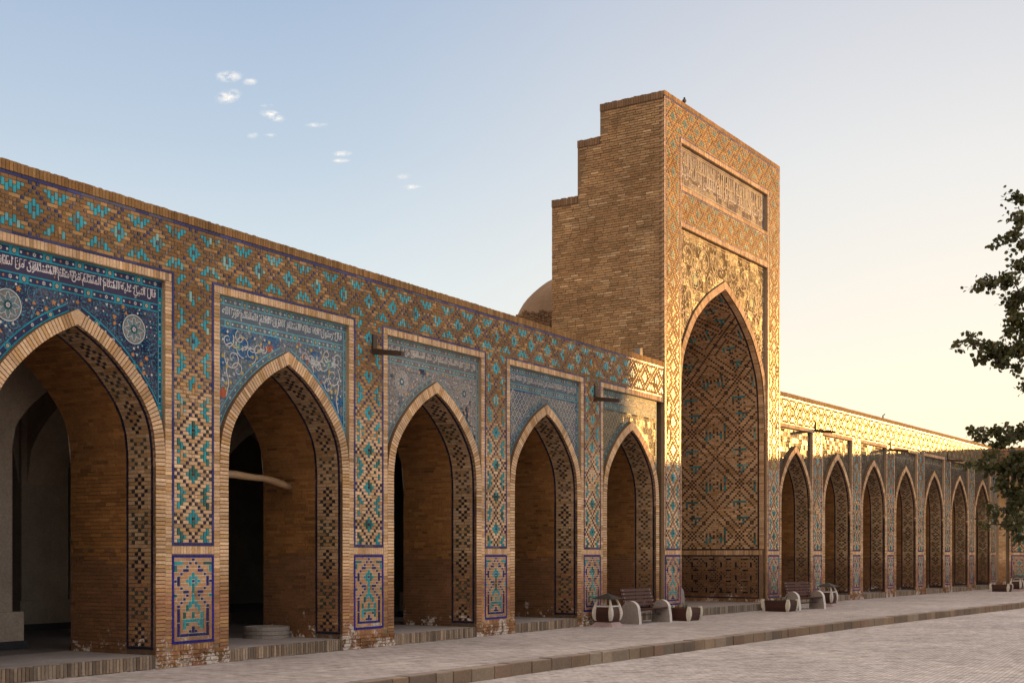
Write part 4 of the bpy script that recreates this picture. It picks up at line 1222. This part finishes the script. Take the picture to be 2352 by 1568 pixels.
# ------------------------------------------------------------------ benches, bins, planters
GRAN = (.30, .265, .255); WD = (.055, .012, .009)
def bench(loc, rz, label):
    """local x along the seat, local -y to the front"""
    o = thing('bench', label, 'bench', loc, rz, 'benches along the arcade walk')
    for x in (-.70, .70):
        m = MB(); pr = []
        hw = .235
        for i in range(17):
            a = math.pi*i/16; pr.append((hw*math.cos(a), .33 + .225*math.sin(a)))
        pr = [(.27, 0)] + [(.262, .15)] + pr + [(-.262, .15), (-.27, 0)]
        t = .055
        f1 = [(x + t, y, z) for y, z in pr]; f0 = [(x - t, y, z) for y, z in pr]
        m.face(f1, GRAN, 'stone'); m.face(f0[::-1], tuple(c*.95 for c in GRAN), 'stone')
        for i in range(len(pr)):
            j = (i+1) % len(pr); m.face([f1[j], f1[i], f0[i], f0[j]], (.62, .6, .6), 'stone')
        for s in (-.055, 0, .055):   # carved ribs on the outer faces
            for sx in (-1, 1):
                xx = x + sx*t; m.box(lambda u, v, w: (xx + sx*w, u*1.0 if sx > 0 else -u, v), s - .012, s + .012, .02, .54 - abs(s)*.3, 0, .006, GRAN, 'stone')
        m.build('side_slab', o)
    for i in range(5):
        m = MB(); y = -.20 + i*.082
        z = .345 - .012*i
        m.box(lambda u, v, w: (u, v, w), -.64, .64, y, y + .065, z, z + .03, WD, 'wood', True); m.build('seat_slat', o)
    for i in range(5):
        m = MB(); y = .19 + i*.028; z = .42 + i*.088
        m.hexa([(-.70, y, z), (.70, y, z), (.70, y + .02, z + .062), (-.70, y + .02, z + .062)], [(-.70, y + .028, z), (.70, y + .028, z), (.70, y + .048, z + .062), (-.70, y + .048, z + .062)], jit(WD, .15), 'wood', True)
        for x in (-.6, .6): m.box(lambda u, v, w: (u, y + .006 - w, v), x - .008, x + .008, z + .02, z + .036, 0, .01, (.6, .6, .6), 'metal')
        m.build('back_slat', o)
    for x in (-.55, .55):
        m = MB(); m.hexa([(x-.02, .235, .36), (x+.02, .235, .36), (x+.02, .355, .84), (x-.02, .355, .84)], [(x-.02, .275, .36), (x+.02, .275, .36), (x+.02, .385, .84), (x-.02, .385, .84)], (.04, .015, .012), 'metal', True); m.build('back_support', o)
    m = MB(); tube(m, [(-.65, 0, .20), (.65, 0, .20)], .014, (.03, .03, .03), 'metal', 6); tube(m, [(.42, 0, .20), (.42, 0, .34)], .012, (.03, .03, .03), 'metal', 6); m.build('rail', o)
    return o
def bin_(loc, rz, label):
    o = thing('litter_bin', label, 'litter bin', loc, rz, 'litter bins along the arcade walk')
    m = MB(); b = .30; t = .205
    q = lambda r, z: [(-r, -r, z), (r, -r, z), (r, r, z), (-r, r, z)]
    A, Bq = q(b, 0), q(t, .10)
    for i in range(4): j = (i+1) % 4; m.face([A[i], A[j], Bq[j], Bq[i]], (.36, .27, .28), 'stone')
    m.face(Bq, (.36, .27, .28), 'stone'); m.build('base', o)
    def bulge(z): # half width of the body
        t = (z - .10)/.36; return .185 + .055*math.sin(math.pi*min(1, max(0, t*.85 + .12)))
    n = 7; bd = MB()
    for i in range(n):
        z0 = .105 + i*.05; z1 = z0 + .042
        a, c = bulge(z0), bulge(z1)
        A, Bq = q(a, z0), q(c, z1)
        for k in range(4): j = (k+1) % 4; bd.face([A[k], A[j], Bq[j], Bq[k]], jit((.05, .016, .012), .2), 'wood')
        bd.face(Bq, (.06, .02, .015), 'wood'); A2 = q(a - .015, z1); B2 = q(a - .015, z0 + .05)
        for k in range(4): j = (k+1) % 4; bd.face([A2[k], A2[j], B2[j], B2[k]], (.02, .01, .01), 'wood')
    bd.build('slatted_body', o)
    m = MB()
    for (s0, s1, y0, y1) in ((-.2, .2, -.215, -.17), (-.2, .2, .17, .215), (-.215, -.17, -.17, .17), (.17, .215, -.17, .17)):
        m.box(lambda u, v, w: (u, v, w), s0, s1, y0, y1, .455, .485, (.62, .62, .62), 'stone', True)
    m.build('rim', o)
    for sx in (-1, 1):
        for sy in (-1, 1):
            m = MB(); pts = []
            for i in range(12):
                t = i/11; z = .10 + t*.56
                r = .20 + .075*math.sin(math.pi*min(1, t*1.5)) if t < .667 else .20 - .035*(t - .667)/.333
                r = .19 + .085*math.sin(math.pi*(t**.75)) - .03*t
                wd = .028 + .042*math.sin(math.pi*min(1, (t*1.35)))**1 if t < .74 else .028
                pts.append((r, z, max(.026, wd)))
            for i in range(11):
                (r0, z0, w0), (r1, z1, w1) = pts[i], pts[i+1]
                def sq(r, z, w): 
                    cx, cy = sx*(r - .0), sy*(r - .0)
                    return [(cx - sx*w*1.3, cy + 0*sy, z), (cx, cy, z), (cx, cy - sy*w*1.3, z), (cx - sx*w*1.3, cy - sy*w*1.3, z)]
                A, Bq = sq(r0, z0, w0), sq(r1, z1, w1)
                for k in range(4):
                    j = (k+1) % 4; f = [A[k], A[j], Bq[j], Bq[k]]; m.face(f, (.60, .57, .53), 'stone')
            m.build('post', o)
    m = MB(); A = q(.26, .655); ap = (0, 0, .775)
    for k in range(4): m.face([A[k], A[(k+1) % 4], ap], (.02, .021, .018), 'metal')
    m.face([(x, y, .65) for x, y, _ in A][::-1], (.03, .03, .03), 'metal')
    for k in range(4):
        a_, b_ = A[k], A[(k+1) % 4]; m.face([(a_[0], a_[1], .64), (b_[0], b_[1], .64), b_, a_], (.04, .045, .04), 'metal')
    m.build('roof', o)
    m = MB(); tube(m, [(0, 0, .76), (0, 0, .80)], [.015, .006], (.03, .03, .03), 'metal', 6); m.build('finial', o)
    return o
def planter(loc, rz, label, L_=.42, W_=.36):
    o = thing('planter', label, 'planter', loc, rz, 'planters along the arcade walk')
    q = lambda f, z: [(-W_*f, -L_*f, z), (W_*f, -L_*f, z), (W_*f, L_*f, z), (-W_*f, L_*f, z)]
    bf = lambda z: .80 + .2*math.sin(math.pi*min(1, (z/.36)*.62 + .12))
    m = MB(); n = 5
    for i in range(n):
        z0 = .0 + i*.064; z1 = z0 + .056; A, Bq = q(bf(z0), z0), q(bf(z1), z1)
        for k in range(4): j = (k+1) % 4; m.face([A[k], A[j], Bq[j], Bq[k]], jit((.055, .016, .013), .2), 'wood')
        m.face(Bq, (.09, .03, .02), 'wood')
        A2, B2 = q(bf(z1) - .04, z1), q(bf(z1) - .04, z1 + .01)
        for k in range(4): j = (k+1) % 4; m.face([A2[k], A2[j], B2[j], B2[k]], (.015, .01, .01), 'wood')
    m.build('slatted_side', o)
    for sx in (-1, 1):
        for sy in (-1, 1):
            m = MB()
            for i in range(8):
                def sq(i):
                    z = .36*i/8; f = bf(z)*1.03 + .02; w = .03 + .045*math.sin(math.pi*min(1, i/8*.9 + .05))
                    cx, cy = sx*W_*f, sy*L_*f
                    return [(cx, cy, z), (cx - sx*w*1.5, cy, z), (cx - sx*w*1.5, cy - sy*w*1.5, z), (cx, cy - sy*w*1.5, z)]
                A, Bq = sq(i), sq(i+1)
                for k in range(4): j = (k+1) % 4; m.face([A[k], A[j], Bq[j], Bq[k]], (.58, .55, .48), 'stone')
                if i == 7: m.face(Bq, (.6, .57, .52), 'stone')
            m.build('post', o)
    m = MB(); m.face(q(.9, .29), (.05, .035, .025), 'plain'); m.build('soil', o)
    return o
def sprig(loc, label, seed, n=12, r=.25):
    rr = random.Random(seed); m = MB()
    for i in range(n):
        x, y = rr.uniform(-r, r), rr.uniform(-r, r); h = rr.uniform(.05, .15)
        tube(m, [(x, y, 0), (x + rr.uniform(-.02, .02), y, h)], .004, (.06, .09, .03), 'plain', 4, False)
        for k in range(5):
            a = rr.uniform(0, 6.28); z = h*rr.uniform(.4, 1.1); l = rr.uniform(.03, .06)
            c = jit((.07, .13, .035), .3, rr) if rr.random() > .04 else (.6, .6, .55)
            dx, dy = math.cos(a)*l, math.sin(a)*l
            m.face([(x, y, z), (x + dx*.5 - dy*.3, y + dy*.5 + dx*.3, z + .02), (x + dx, y + dy, z + .01), (x + dx*.5 + dy*.3, y + dy*.5 - dx*.3, z + .015)], c, 'plain')
    o = m.build('plant'); o.location = loc; tag(o, label, 'plant', 'young plants in the planters')
def mid(a, b, t=.5): return (a[0] + (b[0]-a[0])*t, a[1] + (b[1]-a[1])*t)
# bench 1: front feet of both slabs measured
p1, p2 = P(1470, 1433 - HOR), P(1541, 1427.5 - HOR)
def place_bench(xa, ya, xb, yb, label, z=0):
    a, b = P(xa, ya - HOR, z), P(xb, yb - HOR, z); ang = math.atan2(b[1]-a[1], b[0]-a[0]); c = mid(a, b)
    n = (math.sin(ang), -math.cos(ang))
    return bench((c[0] - n[0]*.26, c[1] - n[1]*.26, z), ang, label)
place_bench(1470, 1433, 1541, 1427.5, 'slatted red brown bench with granite ends between the nearest bin and planter')
place_bench(1843, 1400, 1889, 1397.5, 'slatted bench with granite ends beyond the portal, planter before its near end')
def Pt(t, d, z=0): return (PA[0] + math.cos(angP)*t - math.sin(angP)*d, PA[1] + math.sin(angP)*t + math.cos(angP)*d, z)
bench(Pt(2.15, 1.25, .206), angP + math.pi/2, 'bench standing on the portal step, half hidden behind the pier')
bp = P(1395, 1437.3 - HOR); bin_((bp[0], bp[1], 0), angP, 'stone and dark slat litter bin with pyramid roof left of the nearest bench')
bp = P(1903, 1392 - HOR); bin_((bp[0], bp[1] + .12, 0), angR, 'stone and dark slat litter bin right of the bench beyond the portal')
bp = P(2338, 1357 - HOR); bin_((bp[0], bp[1] + .12, 0), angR, 'farthest litter bin, at the far corner of the court beside a planter')
def place_planter(xc, yc, ang, label, seed):
    c = P(xc, yc - HOR); e = (math.cos(ang), math.sin(ang)); nrm = (e[1], -e[0])
    # (xc, yc) is the near front corner: go along the wall by W_ and into by L_
    x = c[0] + e[0]*.38 - nrm[0]*.44; y = c[1] + e[1]*.38 - nrm[1]*.44
    planter((x, y, 0), ang, label); sprig((x, y, .29), label.replace('planter', 'plants in the planter').split(' with')[0][:90], seed)
place_planter(1585, 1426, angP, 'dark slatted planter right of the nearest bench with cream corner posts', 3)
place_planter(1812, 1404.5, angR, 'dark slatted planter at the near end of the bench beyond the portal', 4)
place_planter(2318, 1358.5, angR, 'small far planter at the corner of the court by the farthest bin', 5)

# ------------------------------------------------------------------ tree
def tree():
    rr = random.Random(5)
    o = thing('tree', 'dark leafy tree reaching in from the right edge over the far arcade', 'tree', (0, 0, 0))
    base = Vector((13.6, 24.5, -.185))
    wood = MB(); leaf = MB(); WC = (.05, .038, .028)
    Zt = 23.5
    def W(x, y, dz=0): return Vector(((x - CX)*(Zt + dz)/F, Zt + dz, H + (HOR - y)*(Zt + dz)/F))
    top = Vector((13.9, 24.5, 7.2))
    tr = [base, base + Vector((.1, 0, 1.2)), base + Vector((-.05, .1, 2.6)), base + Vector((.1, 0, 4.2)), top, top + Vector((.2, .2, 2.2))]
    tube(wood, [tuple(p) for p in tr], [.26, .21, .18, .15, .12, .05], WC, 'roughbrick', 10)
    def add_leaf(p, s):
        d = Vector((rr.gauss(0, 1), rr.gauss(0, 1), rr.gauss(0, .8) - .7)).normalized()
        t = d.cross(Vector((rr.gauss(0, 1), rr.gauss(0, 1), rr.gauss(0, 1)))).normalized(); l = s*rr.uniform(.7, 1.2); w = l*.42
        g = rr.uniform(.6, 1.4); c = (.045*g, .050*g, .014*g)
        if rr.random() < .12: c = (.08*g, .07*g, .02)
        nn = d.cross(t)*l*.08
        leaf.face([tuple(p), tuple(p + d*l*.3 + t*w*.9 + nn), tuple(p + d*l*.65 + t*w*.8 + nn), tuple(p + d*l), tuple(p + d*l*.65 - t*w*.8 + nn), tuple(p + d*l*.3 - t*w*.9 + nn)], c, 'leaf')
    def twig(a, b, r, dens, ls=.085, curl=.1):
        n = 6; mid_ = (a + b)/2 + Vector((rr.uniform(-curl, curl), rr.uniform(-curl, curl), rr.uniform(0, curl)))
        pts = []
        for i in range(n + 1):
            t = i/n; pts.append(a*(1-t)**2 + mid_*2*t*(1-t) + b*t*t)
        tube(wood, [tuple(p) for p in pts], [r*(1 - .75*i/n) for i in range(n+1)], WC, 'roughbrick', 5, False)
        return pts
    def cluster(c, rad, cnt, src=None, ls=.085):
        if src is not None: twig(src, c, .02, 0)
        for _ in range(max(3, cnt//9)):
            e = c + Vector((rr.gauss(0, .6)*rad[0], rr.gauss(0, .6)*rad[1], rr.gauss(0, .6)*rad[2]))
            pts = twig(c, e, .008, 0, curl=.06)
            for _ in range(9):
                q = pts[rr.randint(1, 6)] + Vector((rr.gauss(0, .05), rr.gauss(0, .05), rr.gauss(0, .05))); add_leaf(q, ls)
    # limbs towards the picture's right edge: (x, y, radius_x, radius_z, leaves)
    groups = [
      # upper
      [(2340, 455, .12, .10, 60), (2345, 500, .12, .14, 80), (2325, 540, .10, .10, 50), (2350, 560, .15, .1, 60), (2300, 548, .05, .03, 10)],
      [(2345, 610, .15, .10, 90), (2315, 640, .16, .09, 90), (2270, 648, .16, .07, 80), (2255, 660, .10, .06, 30), (2340, 680, .15, .14, 140), (2335, 730, .14, .14, 120), (2350, 760, .12, .15, 110), (2320, 700, .10, .1, 60), (2318, 765, .07, .08, 40)],
      [(2345, 800, .15, .10, 120), (2310, 805, .15, .10, 110), (2275, 795, .12, .07, 60), (2240, 790, .13, .03, 32), (2205, 795, .12, .03, 24), (2230, 770, .08, .05, 20), (2262, 825, .12, .04, 40), (2300, 830, .12, .07, 70), (2280, 812, .1, .06, 50), (2335, 850, .12, .04, 30), (2345, 890, .07, .05, 20)],
      # lower
      [(2330, 1000, .2, .10, 120), (2290, 990, .2, .08, 100), (2255, 992, .14, .06, 46), (2228, 992, .06, .05, 16), (2300, 1015, .16, .09, 90), (2345, 990, .1, .1, 80), (2262, 1010, .12, .07, 50), (2285, 1045, .1, .08, 50)],
      [(2245, 1070, .14, .05, 40), (2222, 1066, .08, .03, 14), (2275, 1075, .14, .08, 70), (2310, 1075, .18, .12, 160), (2340, 1080, .2, .15, 220), (2300, 1110, .16, .09, 110), (2350, 1130, .16, .12, 150), (2320, 1125, .14, .08, 90), (2335, 1050, .16, .09, 120)],
      [(2285, 1180, .12, .06, 46), (2270, 1165, .08, .05, 22), (2320, 1170, .16, .10, 120), (2340, 1150, .14, .1, 110), (2310, 1205, .10, .05, 40), (2340, 1190, .12, .09, 90), (2275, 1205, .08, .04, 20), (2345, 1235, .09, .06, 50), (2335, 1215, .08, .05, 40)],
    ]
    srcs = [W(2500, 470, .8), W(2520, 640, .6), W(2520, 760, 0), W(2520, 950, .6), W(2540, 1040, .3), W(2520, 1120, .8)]
    for g, s in zip(groups, srcs):
        root = min(tr, key=lambda p: abs(p.z - (s.z - .8)))
        twig(root, s, .06, 0, curl=.3)
        anchor = W(2380, sum(q[1] for q in g)/len(g), rr.uniform(-.3, .3))
        twig(s, anchor, .035, 0, curl=.2)
        for (x, y, rx, rz, cnt) in g:
            c = W(x, y, rr.uniform(-.6, .6))
            srcp = anchor
            # follow the nearest already built cluster to the right
            cand = [W(q[0], q[1]) for q in g if q[0] > x + 14]
            if cand: srcp = min(cand, key=lambda p: (p - c).length)
            cluster(c, (rx*(1.35 if y < 900 and x > 2290 else 1.05), .35, rz*1.2), int(cnt*(1.5 if y < 900 and x > 2260 else 1.05)), srcp, ls=.095)
    # the rest of the crown, outside the picture
    for _ in range(70):
        a = rr.uniform(0, 6.28); r = rr.uniform(.5, 2.6); z = rr.uniform(2.6, 9.6)
        c = Vector((14.6 + r*math.cos(a)*.9, 24.5 + r*math.sin(a), z))
        if c.x < .41*c.y + .25: continue
        root = min(tr, key=lambda p: abs(p.z - (z - .6)))
        cluster(c, (.4, .4, .3), 60, root, ls=.11)
    wood.build('trunk', o); leaf.build('crown', o)
m_, nt, b = newmat('leaf')
a = N(nt, 'ShaderNodeAttribute', attribute_name='Col'); L(nt, a.outputs['Color'], b.inputs['Base Color']); b.inputs['Roughness'].default_value = .5
tr_ = N(nt, 'ShaderNodeBsdfTranslucent'); L(nt, mix(nt, 'MULTIPLY', 1.0, a.outputs['Color'], (1.3, 1.2, .6)), tr_.inputs[0])
ms = N(nt, 'ShaderNodeMixShader'); ms.inputs[0].default_value = .35
L(nt, b.outputs[0], ms.inputs[1]); L(nt, tr_.outputs[0], ms.inputs[2]); L(nt, ms.outputs[0], nt.nodes['Material Output'].inputs[0])
tree()

# ------------------------------------------------------------------ clouds
m_, nt, b = newmat('cloud')
tc = N(nt, 'ShaderNodeTexCoord'); g = N(nt, 'ShaderNodeNewGeometry')
a = N(nt, 'ShaderNodeAttribute', attribute_name='Col')
mp = N(nt, 'ShaderNodeMapping'); L(nt, g.outputs['Position'], mp.inputs[0]); mp.inputs['Scale'].default_value = (1, 1, 1.5)
n1 = noise_n(nt, mp.outputs[0], .032, 7, .62); n1.inputs['Distortion'].default_value = .5
al = mathn(nt, 'MULTIPLY', mathn(nt, 'POWER', a.outputs['Fac'], 1.3), ramp(nt, n1.outputs[0], [(.38, 0.0), (.74, 1.1)]).outputs[0], True)
df = N(nt, 'ShaderNodeBsdfDiffuse'); df.inputs[0].default_value = (.8, .8, .8, 1)
tl = N(nt, 'ShaderNodeBsdfTranslucent'); tl.inputs[0].default_value = (.35, .45, .6, 1)
em = N(nt, 'ShaderNodeEmission'); em.inputs[0].default_value = (1, .93, .88, 1); em.inputs[1].default_value = .55  # emission stands in for sunlight on the clouds
ad = N(nt, 'ShaderNodeAddShader'); L(nt, tl.outputs[0], ad.inputs[0]); L(nt, em.outputs[0], ad.inputs[1])
tp = N(nt, 'ShaderNodeBsdfTransparent'); ms = N(nt, 'ShaderNodeMixShader')
L(nt, al, ms.inputs[0]); L(nt, tp.outputs[0], ms.inputs[1]); L(nt, ad.outputs[0], ms.inputs[2]); L(nt, ms.outputs[0], nt.nodes['Material Output'].inputs[0])
Zc = 4000.0
def cloud(x, y, w, h, dens, label, tilt=0):
    c = Vector(((x - CX)*Zc/F, Zc, H + (HOR - y)*Zc/F)); sx, sy = w*Zc/F, h*Zc/F
    n = 14; me_v = []; col = []
    for j in range(n+1):
        for i in range(n+1):
            u, v = i/n*2 - 1, j/n*2 - 1
            uu = u*math.cos(tilt) - v*math.sin(tilt)*sy/sx; vv = u*math.sin(tilt)*sx/sy + v*math.cos(tilt)
            me_v.append((uu*sx, 6*v, vv*sy)); d = max(0, 1 - (u*u + v*v)); col.append(d*dens)
    fs = [(j*(n+1)+i, j*(n+1)+i+1, (j+1)*(n+1)+i+1, (j+1)*(n+1)+i) for j in range(n) for i in range(n)]
    me = bpy.data.meshes.new('cloud'); me.from_pydata(me_v, [], fs); me.materials.append(MATS['cloud'])
    at = me.color_attributes.new('Col', 'FLOAT_COLOR', 'POINT'); at.data.foreach_set('color', [q for d in col for q in (d, d, d, 1)])
    o = bpy.data.objects.new('cloud', me); COL.objects.link(o); o.location = c
    tag(o, label, 'cloud', 'small white clouds over the left arcade')
cloud(525, 176, 36, 17, 1.0, 'bright puffy cloud, topmost of the small clouds')
cloud(574, 188, 20, 11, .9, 'tiny puff just right of the topmost cloud')
cloud(524, 222, 34, 20, .95, 'streaked cloud directly below the topmost cloud', .25)
cloud(626, 266, 33, 15, 1.1, 'brightest elongated cloud tilting down to the right', -.35)
cloud(613, 243, 18, 6, .7, 'thin faint wisp just above the brightest elongated cloud')
cloud(728, 287, 30, 8, .65, 'faint pair of specks right of the brightest cloud')
cloud(580, 311, 16, 9, .7, 'faint smudge of cloud below the brightest cloud, left one')
cloud(621, 311, 16, 7, .75, 'faint smudge of cloud below the brightest cloud, right one')
cloud(788, 353, 26, 9, .85, 'small ragged cloud above its twin in the middle of the sky')
cloud(783, 369, 24, 7, .8, 'small flat cloud, lower twin in the middle of the sky')
cloud(928, 405, 18, 9, .8, 'small round cloud nearest the roofline, upper one')
cloud(948, 430, 26, 8, .85, 'small bright cloud nearest the roofline, lower right one')

# ------------------------------------------------------------------ unseen portal added on the far wing to shade the left arcade
def far_body():
    rt = thing('portal', 'unseen brick portal added on the far wing to shade the left arcade', 'portal', (CW[0], CW[1], 0), angF)
    m = MB(); T = T0
    x0, x1, h = FAR_BLOCKER
    c = (x0 + x1)/2; a = (x1 - x0)*.3; path = Path(a, 0, h*.38, h*.68, PROF_P); k = 30
    m.box(T, x0, c - a, 0, h, -3.4, .1, (.42, .28, .17), 'brick', True); m.box(T, c + a, x1, 0, h, -3.4, .1, (.42, .28, .17), 'brick', True)
    for i in range(k):
        u0, u1 = -a + 2*a*i/k, -a + 2*a*(i+1)/k
        z0, z1 = path.zat(min(abs(u0), a-.001)), path.zat(min(abs(u1), a-.001))
        m.hexa([T(c+u0, z0, .1), T(c+u1, z1, .1), T(c+u1, h, .1), T(c+u0, h, .1)], [T(c+u0, z0, -3.4), T(c+u1, z1, -3.4), T(c+u1, h, -3.4), T(c+u0, h, -3.4)], (.42, .28, .17), 'brick', True)
    m.build('portal_wall', rt)
    m = MB(); m.box(T, c - a, c + a, 0, h*.7, -3.3, -3.1, (.2, .12, .07), 'brick', True); m.build('back_wall', rt)
    w = thing('wing_wall', 'plain brick continuation of the far arcade', 'wall', (CW[0], CW[1], 0), angF)
    m = MB(); s = 1.75 + cfgF['a'] + 1.5*BR
    m.box(T, s, x0, 0, 7.05, -4.5, .0, (.42, .28, .17), 'brick', True); m.box(T, x1, x1 + 30, 0, 7.05, -4.5, .0, (.42, .28, .17), 'brick', True)
    m.build('brickwork', w)
FAR_BLOCKER = (19.0, 34.0, 17.0)
far_body()

# ------------------------------------------------------------------ light, sky, camera
el, az = math.radians(SUN_EL), math.radians(SUN_AZ)
sd = Vector((math.sin(az)*math.cos(el), math.cos(az)*math.cos(el), math.sin(el)))
sl = bpy.data.lights.new('sun', 'SUN'); sl.energy = 6.0; sl.angle = math.radians(.6); sl.color = (1.0, .50, .13)
so = bpy.data.objects.new('sun', sl); COL.objects.link(so); so.rotation_euler = sd.to_track_quat('Z', 'Y').to_euler()
w = bpy.data.worlds.new('World'); SC.world = w; w.use_nodes = True
nt = w.node_tree; nt.nodes.clear()
out = N(nt, 'ShaderNodeOutputWorld'); bg = N(nt, 'ShaderNodeBackground'); L(nt, bg.outputs[0], out.inputs[0])
sky = N(nt, 'ShaderNodeTexSky', sky_type='NISHITA'); sky.sun_disc = False
sky.sun_elevation = el; sky.sun_rotation = az; sky.air_density = 1.0; sky.dust_density = 1.2; sky.ozone_density = 1.5
tcw = N(nt, 'ShaderNodeTexCoord'); sp_ = N(nt, 'ShaderNodeSeparateXYZ'); L(nt, tcw.outputs['Generated'], sp_.inputs[0])
def cramp(stops):
    r = N(nt, 'ShaderNodeValToRGB'); L(nt, sp_.outputs[2], r.inputs[0]); els = r.color_ramp.elements
    while len(els) < len(stops): els.new(.5)
    for e_, (p_, c_) in zip(els, stops): e_.position = p_; e_.color = (*c_, 1)
    return r.outputs[0]
cool = cramp([(0, (.95, .97, .93)), (.1, (.90, .94, .93)), (.2, (.79, .87, .91)), (.3, (.57, .68, .81)), (.42, (.40, .52, .72)), (1, (.20, .29, .52))])
warm = cramp([(0, (1.8, 1.32, .70)), (.09, (1.3, 1.08, .78)), (.17, (1.08, .97, .83)), (.28, (.92, .89, .86)), (.42, (.67, .68, .75)), (1, (.22, .30, .52))])
dp = N(nt, 'ShaderNodeVectorMath', operation='DOT_PRODUCT'); nv = N(nt, 'ShaderNodeVectorMath', operation='NORMALIZE')
hv = N(nt, 'ShaderNodeCombineXYZ'); L(nt, sp_.outputs[0], hv.inputs[0]); L(nt, sp_.outputs[1], hv.inputs[1]); L(nt, hv.outputs[0], nv.inputs[0])
L(nt, nv.outputs[0], dp.inputs[0]); dp.inputs[1].default_value = (math.sin(az), math.cos(az), 0)
mr = N(nt, 'ShaderNodeMapRange', interpolation_type='SMOOTHSTEP'); L(nt, dp.outputs['Value'], mr.inputs[0]); mr.inputs[1].default_value = .34; mr.inputs[2].default_value = .80
grad = mix(nt, 'MIX', mr.outputs[0], cool, warm)
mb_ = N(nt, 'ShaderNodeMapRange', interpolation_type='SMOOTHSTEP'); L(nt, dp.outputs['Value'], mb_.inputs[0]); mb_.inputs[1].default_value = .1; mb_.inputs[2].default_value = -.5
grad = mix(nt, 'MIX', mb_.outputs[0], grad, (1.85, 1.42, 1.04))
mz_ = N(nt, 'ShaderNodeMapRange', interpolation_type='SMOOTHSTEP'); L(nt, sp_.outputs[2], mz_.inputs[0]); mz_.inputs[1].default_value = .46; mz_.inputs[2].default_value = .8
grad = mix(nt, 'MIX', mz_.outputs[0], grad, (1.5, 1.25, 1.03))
nis = mix(nt, 'MULTIPLY', 1.0, sky.outputs[0], (.3, .3, .3))
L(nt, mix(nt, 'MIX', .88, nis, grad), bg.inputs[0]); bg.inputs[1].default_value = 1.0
cam = bpy.data.cameras.new('camera'); co = bpy.data.objects.new('camera', cam); COL.objects.link(co); SC.camera = co
co.location = (0, 0, H); co.rotation_euler = (math.pi/2, 0, 0)
cam.sensor_width = 36; cam.lens = 36*F/2352; cam.shift_y = (HOR - 784)/2352; cam.clip_end = 12000; cam.clip_start = .1
SC.view_settings.view_transform = 'Standard'; SC.view_settings.look = 'None'; SC.view_settings.exposure = 0; SC.view_settings.gamma = 1
